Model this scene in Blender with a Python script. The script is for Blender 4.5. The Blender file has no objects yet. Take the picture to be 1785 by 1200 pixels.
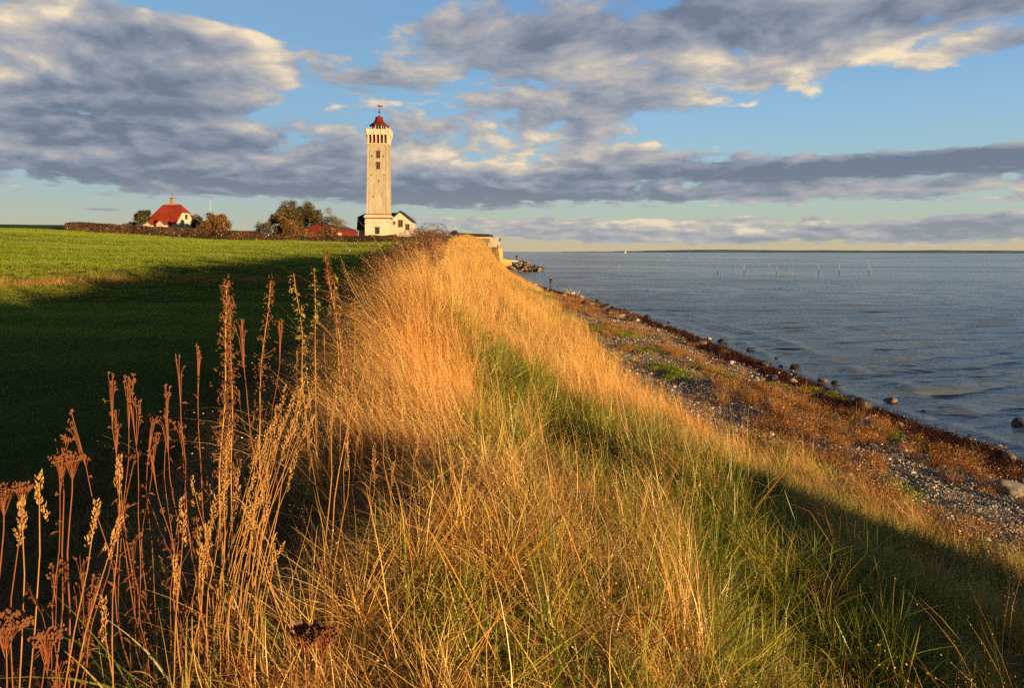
import bpy, math, random
import numpy as np
from mathutils import Vector, Matrix
R = math.radians
rng = np.random.default_rng(7)
random.seed(7)
scene = bpy.context.scene
COL = scene.collection

# ---------------------------------------------------------------- camera
FPX, CXP, HZ, CAMZ = 1190.0, 892.5, 438.5, 6.0      # focal length in photo pixels, centre, horizon row, eye height
cam_d = bpy.data.cameras.new("camera")
cam = bpy.data.objects.new("camera", cam_d)
COL.objects.link(cam)
cam.location = (0, 0, CAMZ)
cam.rotation_euler = (R(90), R(-0.15), 0)
cam_d.sensor_width = 36.0
cam_d.lens = 36.0 * FPX / 1785.0
cam_d.shift_y = -(600.0 - HZ) / 1785.0
cam_d.clip_start = 0.05
cam_d.clip_end = 60000
scene.camera = cam
scene.render.engine = 'CYCLES'
scene.cycles.use_denoising = False
scene.cycles.max_bounces = 4
scene.cycles.diffuse_bounces = 2
scene.cycles.glossy_bounces = 2
scene.cycles.transmission_bounces = 4
scene.cycles.transparent_max_bounces = 8
scene.cycles.use_adaptive_sampling = True
scene.cycles.adaptive_threshold = 0.02
scene.cycles.sample_clamp_indirect = 4.0
scene.view_settings.view_transform = 'Standard'
scene.view_settings.look = 'None'
scene.view_settings.exposure = 1.12
scene.view_settings.gamma = 1.0

SUN_AZ, SUN_EL = 46.0, 3.2        # the sun stands behind the camera, SUN_AZ degrees to the right of straight behind
# ---------------------------------------------------------------- node helper
class NT:
    def __init__(s, tree):
        s.t = tree
        s.n = tree.nodes
    def new(s, kind, ins=None, **props):
        nd = s.n.new(kind)
        for k, v in props.items():
            setattr(nd, k, v)
        if ins:
            for k, v in ins.items():
                s.set(nd, k, v)
        return nd
    def set(s, nd, k, v):
        sock = nd.inputs[k]
        if isinstance(v, bpy.types.Node):
            s.t.links.new(v.outputs[0], sock)
        elif isinstance(v, bpy.types.NodeSocket):
            s.t.links.new(v, sock)
        else:
            if isinstance(v, (tuple, list)) and len(v) == 3 and sock.type == 'RGBA':
                v = (*v, 1)
            sock.default_value = v
    def m(s, op, a, b=0.0, c=0.0, clamp=False):
        nd = s.n.new('ShaderNodeMath')
        nd.operation = op
        nd.use_clamp = clamp
        s.set(nd, 0, a); s.set(nd, 1, b); s.set(nd, 2, c)
        return nd.outputs[0]
    def v(s, op, a, b=(0, 0, 0), out=0):
        nd = s.n.new('ShaderNodeVectorMath')
        nd.operation = op
        s.set(nd, 0, a)
        if op == 'SCALE':
            s.set(nd, 3, b)
        else:
            s.set(nd, 1, b)
        return nd.outputs['Value'] if op in ('DOT_PRODUCT', 'LENGTH', 'DISTANCE') else nd.outputs[0]
    def mix(s, f, a, b, blend='MIX'):
        nd = s.n.new('ShaderNodeMix')
        nd.data_type = 'RGBA'
        nd.blend_type = blend
        s.set(nd, 0, f)
        s.set(nd, 6, a if not isinstance(a, tuple) else (*a[:3], 1))
        s.set(nd, 7, b if not isinstance(b, tuple) else (*b[:3], 1))
        return nd.outputs[2]
    def ramp(s, f, stops, interp='LINEAR'):
        nd = s.n.new('ShaderNodeValToRGB')
        cr = nd.color_ramp
        cr.interpolation = interp
        while len(cr.elements) < len(stops):
            cr.elements.new(0.5)
        for e, (p, c) in zip(cr.elements, stops):
            e.position = p
            e.color = (*c[:3], 1) if isinstance(c, tuple) else (c, c, c, 1)
        s.set(nd, 0, f)
        return nd.outputs[0]
    def noise(s, vec, scale, detail=4.0, rough=0.5, lac=2.0, dist=0.0, dim='3D'):
        nd = s.n.new('ShaderNodeTexNoise')
        nd.noise_dimensions = dim
        s.set(nd, 'Vector', vec)
        s.set(nd, 'Scale', scale); s.set(nd, 'Detail', detail); s.set(nd, 'Roughness', rough)
        s.set(nd, 'Lacunarity', lac); s.set(nd, 'Distortion', dist)
        return nd.outputs[0]
    def xyz(s, x, y=0.0, z=0.0):
        nd = s.n.new('ShaderNodeCombineXYZ')
        s.set(nd, 0, x); s.set(nd, 1, y); s.set(nd, 2, z)
        return nd.outputs[0]
    def sstep(s, x, a, b, lo=0.0, hi=1.0):
        nd = s.n.new('ShaderNodeMapRange')
        nd.interpolation_type = 'SMOOTHSTEP'
        s.set(nd, 0, x); s.set(nd, 1, a); s.set(nd, 2, b); s.set(nd, 3, lo); s.set(nd, 4, hi)
        return nd.outputs[0]

# ---------------------------------------------------------------- world: clear evening sky under a broken deck of cloud
def build_world():
    w = bpy.data.worlds.new("World")
    scene.world = w
    w.use_nodes = True
    w.cycles.sampling_method = 'NONE'
    t = NT(w.node_tree)
    t.n.clear()
    out = t.new('ShaderNodeOutputWorld')
    bg = t.new('ShaderNodeBackground')
    t.t.links.new(bg.outputs[0], out.inputs[0])
    sky = t.new('ShaderNodeTexSky')
    sky.sky_type = 'NISHITA'
    sky.sun_disc = False
    sky.sun_elevation = R(SUN_EL)
    sky.sun_rotation = R(180 - SUN_AZ)
    sky.altitude = 0
    d = t.new('ShaderNodeTexCoord').outputs['Generated']
    sx = t.new('ShaderNodeSeparateXYZ', {0: d})
    x, y, z = sx.outputs
    zc = t.m('MAXIMUM', z, 0.0)
    # azimuth and elevation in degrees, azimuth 0 = north (+y), to the right positive
    az = t.m('MULTIPLY', t.m('ARCTAN2', x, y), 57.2958)
    el = t.m('MULTIPLY', t.m('ARCSINE', z), 57.2958)
    # clear sky by elevation
    clear = t.ramp(t.m('MULTIPLY', el, 1 / 40.0), [
        (0.0, (0.74, 0.60, 0.38)), (0.025, (0.66, 0.62, 0.44)), (0.06, (0.54, 0.64, 0.54)),
        (0.16, (0.43, 0.66, 0.74)), (0.27, (0.33, 0.60, 0.86)), (0.42, (0.21, 0.46, 0.84)),
        (0.70, (0.10, 0.27, 0.62)), (1.0, (0.06, 0.16, 0.45))])
    left = t.sstep(az, 12.0, -22.0)
    clear = t.mix(t.m('MULTIPLY', left, 0.65), clear, t.mix(t.sstep(el, 0, 8), (0.55, 0.58, 0.44), (0.27, 0.50, 0.74)))
    nish = t.v('SCALE', sky.outputs[0], 0.10)
    clear = t.mix(0.22, clear, nish)
    # cloud layer coordinates (a flat deck seen in perspective)
    P = t.v('SCALE', t.xyz(x, y, 0.0), 1.0)
    k = t.m('DIVIDE', 1.0, t.m('ADD', zc, 0.23))
    P = t.v('SCALE', P, k)
    wv = t.new('ShaderNodeTexNoise', {'Vector': P, 'Scale': 1.3, 'Detail': 3.0})
    P = t.v('ADD', P, t.v('SCALE', t.v('SUBTRACT', wv.outputs[1], (0.5, 0.5, 0.5)), 0.35))
    def fb(vec):
        a = t.noise(vec, 2.1, 3.0, 0.5)
        b = t.noise(t.v('ADD', vec, (7.3, 2.1, 0.6)), 6.8, 8.0, 0.56)
        return t.m('ADD', t.m('MULTIPLY', a, 0.45), t.m('MULTIPLY', b, 0.55))
    n0 = fb(P)
    n1 = fb(t.v('ADD', P, (0.05, -0.075, 0.0)))
    AE = t.xyz(az, el, 0.0)
    # far banks of cumulus low over the sea stand upright
    Q = t.xyz(t.m('MULTIPLY', az, 0.085), t.m('MULTIPLY', el, 0.30), 3.3)
    def fq(vec):
        return t.m('ADD', t.m('MULTIPLY', t.noise(vec, 1.6, 2.0, 0.5), 0.4), t.m('MULTIPLY', t.noise(vec, 6.0, 7.0, 0.58), 0.6))
    lowk = t.sstep(el, 6.0, 3.2)
    def fmix(a, b):
        return t.m('ADD', t.m('MULTIPLY', a, t.m('SUBTRACT', 1.0, lowk)), t.m('MULTIPLY', b, lowk))
    n0 = fmix(n0, fq(Q))
    n1 = fmix(n1, fq(t.v('ADD', Q, (0.035, 0.085, 0.0))))
    def blobs(lst):
        s = None
        for (px, py, rx, ry, wt) in lst:
            a0 = math.degrees(math.atan((px - CXP) / FPX))
            e0 = math.degrees(math.atan((HZ - py) / FPX * math.cos(R(a0))))
            ra, re = rx / FPX * 57.3 * math.cos(R(a0)) ** 2, ry / FPX * 57.3 * math.cos(R(a0))
            q = t.v('MULTIPLY', t.v('SUBTRACT', AE, (a0, e0, 0)), (1 / ra, 1 / re, 0))
            g = t.m('EXPONENT', t.m('MULTIPLY', t.v('DOT_PRODUCT', q, q), -1.0))
            g = t.m('MULTIPLY', g, wt)
            s = g if s is None else t.m('ADD', s, g)
        return s
    cover = blobs(CLOUDS)
    shade = blobs(SHADES)
    dens = t.m('ADD', t.m('MULTIPLY', t.m('SUBTRACT', n0, 0.5), 1.55), t.m('MULTIPLY', cover, 0.72))
    alpha = t.sstep(dens, -0.01, 0.14)
    thick = t.sstep(dens, 0.04, 0.5)
    inner = t.m('SUBTRACT', t.noise(t.v('ADD', P, (3.1, 9.2, 4.0)), 3.4, 7.0, 0.6), 0.5)
    relief = t.m('ADD', t.m('MULTIPLY', t.m('SUBTRACT', n0, n1), 2.7), t.m('MULTIPLY', inner, 1.1))
    lit = t.m('ADD', t.m('ADD', relief, shade), t.m('ADD', t.m('MULTIPLY', t.m('SUBTRACT', 0.5, thick), 0.32), 0.33))
    lit = t.m('MAXIMUM', t.m('MINIMUM', lit, 1.0), 0.0)
    cc = t.ramp(lit, [(0.0, (0.165, 0.205, 0.275)), (0.25, (0.26, 0.295, 0.37)), (0.5, (0.39, 0.395, 0.43)),
                      (0.72, (0.57, 0.52, 0.46)), (1.0, (0.93, 0.77, 0.54))])
    low = t.sstep(el, 7.0, 0.5)
    cc = t.mix(t.m('MULTIPLY', low, 0.35), cc, (0.50, 0.50, 0.46))
    col = t.mix(t.m('MULTIPLY', alpha, 0.97), clear, cc)
    # overhead, out of view, the sky is darkened to cut the fill light
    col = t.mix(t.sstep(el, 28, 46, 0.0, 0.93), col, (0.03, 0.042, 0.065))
    # unseen sky behind the camera is darkened too, for weaker fill light
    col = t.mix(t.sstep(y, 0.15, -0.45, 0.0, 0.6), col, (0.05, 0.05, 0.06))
    # below the horizon: dim
    col = t.mix(t.sstep(z, 0.0, -0.02), col, (0.04, 0.045, 0.04))
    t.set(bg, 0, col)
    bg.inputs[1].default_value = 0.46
    lp = 1
CLOUDS = [  # photo x, y, radius x, radius y, weight (+ cloud, - clear)
    (60, 40, 150, 75, .42), (230, 100, 210, 70, .30), (470, 110, 90, 50, .28), (150, 230, 330, 110, .36), (420, 260, 260, 80, .20),
    (560, 300, 380, 36, .16), (520, 185, 60, 26, -.22), (760, 185, 90, 18, -.2), (460, 225, 120, 14, -.14), (380, 245, 90, 9, -.12), (420, 5, 270, 40, -.45), (600, 60, 60, 60, -.15), (590, 170, 60, 60, -.06),
    (870, 75, 190, 60, .30), (1000, 110, 120, 50, .12), (640, 150, 90, 30, .26), (700, 40, 160, 22, .16), (1500, 25, 400, 50, .52), (1200, 40, 200, 60, .22), (1700, 75, 160, 32, .45),
    (1440, 100, 120, 24, .20), (1140, 170, 190, 42, .30), (900, 215, 220, 40, .24), (1000, 270, 320, 32, .22), (820, 332, 380, 27, .33),
    (1620, 283, 340, 24, .55), (1250, 300, 250, 18, .30), (1350, 335, 420, 14, .28), (1500, 205, 330, 42, -.55), (1200, 225, 130, 28, -.3), (1740, 200, 150, 60, -.25),
    (1730, 345, 180, 8, .25), (1560, 362, 330, 10, -.45), (900, 372, 420, 9, -.30), (200, 372, 420, 36, -.50), (150, 366, 260, 5, .42), (30, 385, 70, 3, .35),
    (720, 385, 160, 8, .16), (1100, 400, 250, 20, .50), (940, 408, 120, 15, .15), (1640, 400, 190, 22, .50), (1760, 385, 140, 20, .25), (1300, 412, 40, 10, .30), (1410, 388, 12, 12, .5),
    (1300, 436, 900, 9, -.6), (100, 405, 600, 14, -.4),
]
SHADES = [  # where the lit flanks (+) and the dark undersides (-) of the deck lie
    (70, 55, 110, 60, .45), (470, 110, 70, 55, .40), (190, 190, 200, 60, -.30), (330, 150, 120, 30, -.2), (100, 310, 400, 40, -.12), (600, 340, 500, 22, -.28), (880, 350, 330, 20, -.35),
    (850, 80, 150, 40, -.22), (1010, 120, 80, 35, .30), (1150, 25, 200, 40, -.15), (1600, 20, 300, 30, -.10), (1640, 75, 170, 24, .35), (1450, 110, 90, 20, .35),
    (1250, 150, 90, 40, .35), (930, 270, 150, 24, .28), (720, 275, 80, 16, .4), (1130, 250, 230, 14, .2), (1620, 283, 360, 26, -.50), (1180, 308, 260, 12, -.30), (1560, 330, 250, 8, .22),
    (1130, 392, 220, 14, .55), (1640, 405, 200, 18, -.28), (1410, 388, 14, 12, .5), (1300, 402, 30, 9, .5), (150, 366, 260, 8, -.3),
]
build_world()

sun_d = bpy.data.lights.new("sun", 'SUN')
sun = bpy.data.objects.new("sun", sun_d)
COL.objects.link(sun)
sun_d.energy = 5.0
sun_d.angle = R(0.6)
sun_d.color = (1.0, 0.66, 0.29)
_a = R(SUN_AZ)
sd = Vector((-math.sin(_a) * math.cos(R(SUN_EL)), math.cos(_a) * math.cos(R(SUN_EL)), -math.sin(R(SUN_EL))))
sun.rotation_euler = sd.to_track_quat('-Z', 'Y').to_euler()
sun.location = (40, -40, 30)
# ---------------------------------------------------------------- object helpers
def tag(o, label=None, cat=None, group=None, kind=None):
    if label: o['label'] = label
    if cat: o['category'] = cat
    if group: o['group'] = group
    if kind: o['kind'] = kind
    return o
def thing(name, label, cat, loc=(0, 0, 0), rz=0.0, group=None):
    o = bpy.data.objects.new(name, None)
    COL.objects.link(o)
    o.empty_display_size = 0.2
    o.location = loc
    o.rotation_euler = (0, 0, rz)
    return tag(o, label, cat, group)
class MB:
    """collects faces, builds one mesh object"""
    def __init__(s):
        s.v = []; s.f = []
    def add(s, verts, faces):
        b = len(s.v)
        s.v.extend([tuple(v) for v in verts])
        s.f.extend([tuple(i + b for i in f) for f in faces])
        return s
    def box(s, cx, cy, cz, sx, sy, sz, rz=0.0, taper=1.0):
        c, n = math.cos(rz), math.sin(rz)
        vs = []
        for k, zz in ((1.0, -sz / 2), (taper, sz / 2)):
            for (px, py) in ((-1, -1), (1, -1), (1, 1), (-1, 1)):
                X, Y = px * sx / 2 * k, py * sy / 2 * k
                vs.append((cx + X * c - Y * n, cy + X * n + Y * c, cz + zz))
        return s.add(vs, [(0, 3, 2, 1), (4, 5, 6, 7), (0, 1, 5, 4), (1, 2, 6, 5), (2, 3, 7, 6), (3, 0, 4, 7)])
    def lathe(s, prof, n=16, cx=0, cy=0, rot=0.0, sx=1.0, sy=1.0):
        vs, fs = [], []
        for (r, z) in prof:
            for i in range(n):
                a = rot + 2 * math.pi * i / n
                vs.append((cx + r * math.cos(a) * sx, cy + r * math.sin(a) * sy, z))
        for j in range(len(prof) - 1):
            for i in range(n):
                k = (i + 1) % n
                fs.append((j * n + i, j * n + k, (j + 1) * n + k, (j + 1) * n + i))
        fs.append(tuple(range(n - 1, -1, -1)))
        fs.append(tuple((len(prof) - 1) * n + i for i in range(n)))
        return s.add(vs, fs)
    def tube(s, pts, rad, n=5):
        pts = [Vector(p) for p in pts]
        if not hasattr(rad, '__len__'):
            rad = [rad] * len(pts)
        vs, fs = [], []
        for i, p in enumerate(pts):
            tdir = (pts[min(i + 1, len(pts) - 1)] - pts[max(i - 1, 0)])
            if tdir.length < 1e-9: tdir = Vector((0, 0, 1))
            tdir.normalize()
            a = tdir.cross(Vector((0.31, 0.95, 0.02)))
            if a.length < 1e-3: a = tdir.cross(Vector((1, 0, 0)))
            a.normalize(); b = tdir.cross(a)
            for k in range(n):
                th = 2 * math.pi * k / n
                vs.append(p + (a * math.cos(th) + b * math.sin(th)) * rad[i])
        for j in range(len(pts) - 1):
            for i in range(n):
                k = (i + 1) % n
                fs.append((j * n + i, j * n + k, (j + 1) * n + k, (j + 1) * n + i))
        fs.append(tuple(range(n - 1, -1, -1)))
        fs.append(tuple((len(pts) - 1) * n + i for i in range(n)))
        return s.add(vs, fs)
    def prism(s, poly, y0, y1):
        """polygon in x,z extruded along y"""
        n = len(poly)
        vs = [(x, y0, z) for x, z in poly] + [(x, y1, z) for x, z in poly]
        fs = [tuple(range(n)), tuple(range(2 * n - 1, n - 1, -1))]
        fs += [(i, i + n, (i + 1) % n + n, (i + 1) % n) for i in range(n)]
        return s.add(vs, fs)
    def build(s, name, mat, parent=None, smooth=False, loc=None):
        me = bpy.data.meshes.new(name)
        me.from_pydata(s.v, [], s.f)
        me.update()
        if smooth:
            me.polygons.foreach_set('use_smooth', [True] * len(me.polygons))
        o = bpy.data.objects.new(name, me)
        me.materials.append(mat)
        COL.objects.link(o)
        if parent is not None: o.parent = parent
        if loc is not None: o.location = loc
        return o
def np_mesh(name, verts, faces, smooth=False, attrs=None):
    """faces: (n,k) int array; attrs: dict name -> (type, array) on points"""
    me = bpy.data.meshes.new(name)
    nv, (nf, k) = len(verts), faces.shape
    me.vertices.add(nv)
    me.vertices.foreach_set('co', np.asarray(verts, np.float32).ravel())
    me.loops.add(nf * k)
    me.loops.foreach_set('vertex_index', np.asarray(faces, np.int32).ravel())
    me.polygons.add(nf)
    me.polygons.foreach_set('loop_start', np.arange(0, nf * k, k, dtype=np.int32))
    me.polygons.foreach_set('loop_total', np.full(nf, k, np.int32))
    if smooth:
        me.polygons.foreach_set('use_smooth', np.ones(nf, bool))
    for an, (ty, arr) in (attrs or {}).items():
        a = me.attributes.new(an, ty, 'POINT')
        a.data.foreach_set('value' if ty in ('FLOAT', 'INT') else 'vector' if ty == 'FLOAT_VECTOR' else 'color', np.ascontiguousarray(arr).ravel())
    me.update(calc_edges=True)
    return me

# ---------------------------------------------------------------- materials
def pmat(name, color, rough=0.8, var=0.25, scale=3.0, detail=6.0, bump=0.0, bscale=None, color2=None, metallic=0.0, spec=0.3, stretch=(1, 1, 1), coord='Object', speck=None):
    """weathered plain material: colour with two scales of noise, roughness variation and a fine bump"""
    m = bpy.data.materials.new(name)
    m.use_nodes = True
    t = NT(m.node_tree)
    bs = t.n['Principled BSDF']
    co = t.new('ShaderNodeTexCoord').outputs[coord]
    co = t.v('MULTIPLY', co, stretch)
    a = t.noise(co, scale, detail, 0.6)
    b = t.noise(co, scale * 6.3, 4.0, 0.6)
    f = t.m('ADD', t.m('MULTIPLY', a, 0.65), t.m('MULTIPLY', b, 0.35))
    f = t.sstep(f, 0.32, 0.68)
    c2 = color2 or tuple(c * (1 - var * 1.6) for c in color)
    c1 = tuple(min(1, c * (1 + var * 0.5)) for c in color)
    col = t.mix(f, c2, c1)
    if speck:
        col = t.mix(t.sstep(t.noise(co, speck[0], 3, 0.7), speck[1], speck[1] + 0.08), col, speck[2])
    t.set(bs, 'Base Color', col)
    t.set(bs, 'Roughness', t.m('ADD', rough - 0.08, t.m('MULTIPLY', b, 0.16)))
    bs.inputs['Metallic'].default_value = metallic
    bs.inputs['Specular IOR Level'].default_value = spec
    if bump:
        bp = t.new('ShaderNodeBump', {'Strength': bump, 'Distance': 0.05, 'Height': t.noise(co, bscale or scale * 4, 6.0, 0.65)})
        t.set(bs, 'Normal', bp)
    return m
def leaf_mat(name, stops, transl=0.35, rough=0.6, gloss=0.04, inst=True):
    """blades and leaves: colour from a per-blade random number, tinted per clump"""
    m = bpy.data.materials.new(name)
    m.use_nodes = True
    t = NT(m.node_tree)
    t.n.clear()
    r = t.new('ShaderNodeAttribute', attribute_name='r').outputs['Fac']
    tt = t.new('ShaderNodeAttribute', attribute_name='t').outputs['Fac']
    col = t.ramp(t.m('ADD', r, t.m('MULTIPLY', t.m('SUBTRACT', tt, 0.5), 0.12)), stops)
    if inst:
        ti = t.new('ShaderNodeAttribute', attribute_name='tint', attribute_type='INSTANCER').outputs['Color']
        col = t.mix(1.0, col, ti, 'MULTIPLY')
    di = t.new('ShaderNodeBsdfDiffuse', {'Color': col})
    tr = t.new('ShaderNodeBsdfTranslucent', {'Color': col})
    mx = t.new('ShaderNodeMixShader', {0: transl})
    t.set(mx, 1, di); t.set(mx, 2, tr)
    gl = t.new('ShaderNodeBsdfGlossy', {'Color': (1, 1, 1), 'Roughness': 0.45})
    mx2 = t.new('ShaderNodeMixShader', {0: gloss})
    t.set(mx2, 1, mx); t.set(mx2, 2, gl)
    out = t.new('ShaderNodeOutputMaterial')
    t.t.links.new(mx2.outputs[0], out.inputs[0])
    return m

# ---------------------------------------------------------------- value noise in numpy
_perm = np.random.default_rng(3).random((256, 256))
def vnoise(x, y, s=1.0, oct=1):
    x = np.asarray(x, float) * s; y = np.asarray(y, float) * s
    out = 0; amp = 1; tot = 0
    for o in range(oct):
        xi = np.floor(x).astype(int); yi = np.floor(y).astype(int)
        fx = x - xi; fy = y - yi
        fx = fx * fx * (3 - 2 * fx); fy = fy * fy * (3 - 2 * fy)
        g = lambda a, b: _perm[a % 256, b % 256]
        v = (g(xi, yi) * (1 - fx) + g(xi + 1, yi) * fx) * (1 - fy) + (g(xi, yi + 1) * (1 - fx) + g(xi + 1, yi + 1) * fx) * fy
        out = out + v * amp; tot += amp; amp *= 0.5
        x = x * 2.03 + 17.1; y = y * 2.03 + 5.7
    return out / tot
def ss(x, a, b):
    t = np.clip((np.asarray(x, float) - a) / (b - a), 0, 1)
    return t * t * (3 - 2 * t)

# ---------------------------------------------------------------- the lie of the land
def I(y, pts):
    return np.interp(y, [p[0] for p in pts], [p[1] for p in pts])
def Xc(y): return I(y, [(-40, 4), (-12, 1.5), (0, -0.25), (6, -0.9), (12, -1.8), (25, -3.2), (40, -4.6), (60, -6.2), (100, -7), (150, -7.5), (185, -7), (215, -10), (260, -20)])
def Zc(y): return I(y, [(-40, 4.6), (-12, 4.6), (0, 4.42), (6, 4.45), (9, 4.85), (14, 4.95), (20, 5.2), (30, 5.85), (40, 6.25), (50, 6.2), (60, 6.1), (100, 7.2), (150, 8.6), (185, 8.0), (215, 4.0), (240, 1.0), (300, -1)])
def Xt(y): return 1.0 * (vnoise(y, np.asarray(y) * 0 + .5, .33, 2) - .5) + I(y, [(-40, 16), (-8, 13), (0, 10.2), (8, 8.2), (12, 7.2), (14, 6.2), (18.5, 4.6), (25, 3.9), (37, 3.8), (60, 3.6), (80, 3.0), (100, 1.6), (130, 0), (160, -1.5), (190, -2), (240, -6)])
def Xs(y): return I(y, [(-40, 22), (-10, 18), (8, 15.6), (15, 15.0), (20, 14.4), (27, 13.6), (44, 13.0), (67, 11.2), (85, 8.6), (99, 6.4), (130, 3), (190, 2), (215, 1), (250, -5)])
def zfield(x, y):
    z = I(y, [(-40, 3.0), (0, 3.05), (10, 3.1), (25, 3.15), (36, 3.2), (42, 3.85), (50, 4.65), (70, 6.0), (90, 6.95), (108, 7.5), (130, 8.5), (150, 9.3), (170, 9.5), (215, 9.0), (260, 8), (400, 5)])
    z = z + ss(-x, 30, 95) * 2.2 * ss(y, 30, 100)
    return z
def H(x, y):
    x = np.asarray(x, float); y = np.asarray(y, float)
    xc, zc, xt, xs = Xc(y), Zc(y), Xt(y), Xs(y)
    zf = zfield(x, y)
    # left of crest
    k = ss(xc - x, 0.1, 3.2)
    zl = (zc - 0.05 * np.clip(xc - x, 0, 4)) * (1 - k) + zf * k
    # bank, crest to toe
    q = np.clip((x - xc) / (xt - xc), 0, 1)
    prof = 1 - (0.62 * q + 0.38 * ss(q, 0.0, 1.0)) - 0.07 * np.sin(np.pi * q)
    cliff = ss(y, 170, 186) * (1 - ss(q, 0.55, 0.75))
    prof = prof * (1 - cliff) + cliff
    zt = 1.25
    zb = zt + (zc - zt) * prof
    # beach and sea bed
    s = (x - xt) / np.maximum(xs - xt, 0.5)
    zbe = zt * (1 - np.clip(s, 0, 1)) ** 0.85
    zsea = -0.10 * np.clip(x - xs, 0, 30)
    z = np.where(x < xc, zl, np.where(x < xt, zb, np.where(x < xs, zbe, zsea)))
    # hummocks
    on_bank = ss(x, xc - 2.5, xc - 0.5) * (1 - ss(x, xt - 0.8, xt + 0.3)) * (1 - ss(y, 60, 120) * 0.5)
    z = z + on_bank * ((vnoise(x, y, 0.55, 3) - 0.5) * 0.85 + (vnoise(x + 9, y, 1.9, 2) - 0.5) * 0.22)
    beach = ss(x, xt - 0.5, xt + 0.5) * (1 - ss(x, xs - 1, xs + 2))
    z = z + beach * ((vnoise(x, y * 0.35, 1.1, 2) - 0.5) * 0.22)
    fld = ss(xc - x, 2, 5)
    z = z + fld * ((vnoise(x, y, 0.09, 2) - 0.5) * 0.45 * ss(y, 5, 30) + (vnoise(x, y, 0.7, 2) - 0.5) * 0.05)
    # the mound of long grass
    z = z + 0.50 * np.exp(-(((x + 1.35) / 0.8) ** 2 + ((y - 9.4) / 1.9) ** 2)) - 0.28 * np.exp(-(((x - 0.45) / 0.9) ** 2 + ((y - 7.6) / 1.4) ** 2))
    # unseen spur added behind the camera, shaped to shade the lower right slope
    z = z + SHADE_SPUR[4] * np.exp(-(((x - SHADE_SPUR[0]) / SHADE_SPUR[2]) ** 2 + ((y - SHADE_SPUR[1]) / SHADE_SPUR[3]) ** 2) ** 1.5)
    # land ends behind the lighthouse
    endk = ss(y + 0.25 * (x + 10), 212, 250)
    z = z * (1 - endk) + (-2.0) * endk
    return z
SHADE_SPUR = (14.9, -4.3, 4.9, 5.0, 3.8)
def h1(x, y): return float(H(np.array([x]), np.array([y]))[0])
def pix(px, Y):      # photo column at a distance -> x
    return (px - CXP) / FPX * Y
def pz(py, Y):       # photo row at a distance -> z
    return CAMZ - (py - HZ) * Y / FPX
# ---------------------------------------------------------------- ground materials
def ground_mat(name, kind):
    m = bpy.data.materials.new(name)
    m.use_nodes = True
    t = NT(m.node_tree)
    bs = t.n['Principled BSDF']
    co = t.new('ShaderNodeTexCoord').outputs['Object']
    a = t.noise(co, 0.25, 5, 0.6); b = t.noise(co, 2.1, 6, 0.65); c = t.noise(co, 22, 5, 0.7)
    if kind == 'field':
        col = t.mix(t.sstep(a, 0.38, 0.62), (0.035, 0.075, 0.008), (0.060, 0.110, 0.010))
        col = t.mix(t.sstep(b, 0.45, 0.7), col, (0.115, 0.10, 0.016))
        col = t.mix(t.sstep(c, 0.5, 0.72), col, (0.030, 0.040, 0.008))
        # drill rows sweeping over the field
        h = c
    elif kind == 'bank':
        col = t.mix(t.sstep(b, 0.4, 0.6), (0.055, 0.038, 0.018), (0.12, 0.082, 0.035))
        col = t.mix(t.sstep(c, 0.4, 0.65), col, (0.16, 0.11, 0.045))
        h = c
    elif kind == 'wrack':
        col = t.mix(t.sstep(b, 0.4, 0.65), (0.016, 0.006, 0.006), (0.05, 0.016, 0.012)); h = c
    elif kind == 'beach':
        vor = t.new('ShaderNodeTexVoronoi', {'Vector': co, 'Scale': 16.0})
        vc = t.new('ShaderNodeSeparateColor', {0: vor.outputs[1]}).outputs[0]
        vor2 = t.new('ShaderNodeTexVoronoi', {'Vector': co, 'Scale': 42.0})
        vc2 = t.new('ShaderNodeSeparateColor', {0: vor2.outputs[1]}).outputs[0]
        st = t.ramp(t.m('ADD', t.m('MULTIPLY', vc, 0.6), t.m('MULTIPLY', vc2, 0.4)), [(0.1, (0.09, 0.085, 0.08)), (0.35, (0.17, 0.15, 0.13)), (0.55, (0.27, 0.23, 0.19)), (0.8, (0.36, 0.33, 0.29)), (1, (0.55, 0.52, 0.46))])
        col = t.mix(t.sstep(b, 0.55, 0.7), st, (0.16, 0.11, 0.06))
        h = t.m('ADD', t.m('MULTIPLY', vor.outputs[0], -1.2), t.m('MULTIPLY', vor2.outputs[0], -0.5))
    t.set(bs, 'Base Color', col)
    bs.inputs['Roughness'].default_value = 0.95
    bs.inputs['Specular IOR Level'].default_value = 0.1
    bp = t.new('ShaderNodeBump', {'Strength': 0.9, 'Distance': 0.06 if kind != 'beach' else 0.05, 'Height': h})
    t.set(bs, 'Normal', bp)
    return m
def axis(pts):
    out = []
    for (a, b, st) in pts:
        n = max(1, int(round((b - a) / st)))
        out += list(np.linspace(a, b, n, endpoint=False))
    return np.array(out + [pts[-1][1]])
gx = axis([(-400, -160, 20), (-160, -60, 3), (-60, -25, 1.2), (-25, -9, 0.5), (-9, 17, 0.16), (17, 60, 2.5)])
gy = axis([(-45, -12, 1.5), (-12, 2, 0.35), (2, 26, 0.16), (26, 60, 0.4), (60, 120, 1.0), (120, 180, 1.5), (180, 230, 0.8), (230, 420, 8)])
GX, GY = np.meshgrid(gx, gy)
GZ = H(GX, GY)
nX, nY = len(gx), len(gy)
wrack_in = lambda y: 2.3 * np.interp(y, [8, 20, 60, 110], [1.2, 1.0, .8, .6]) + .35 * np.sin(y * .35) + .25 * np.sin(y * 1.1)
idx = np.arange(nX * nY).reshape(nY, nX)
quads = np.stack([idx[:-1, :-1], idx[:-1, 1:], idx[1:, 1:], idx[1:, :-1]], -1).reshape(-1, 4)
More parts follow.
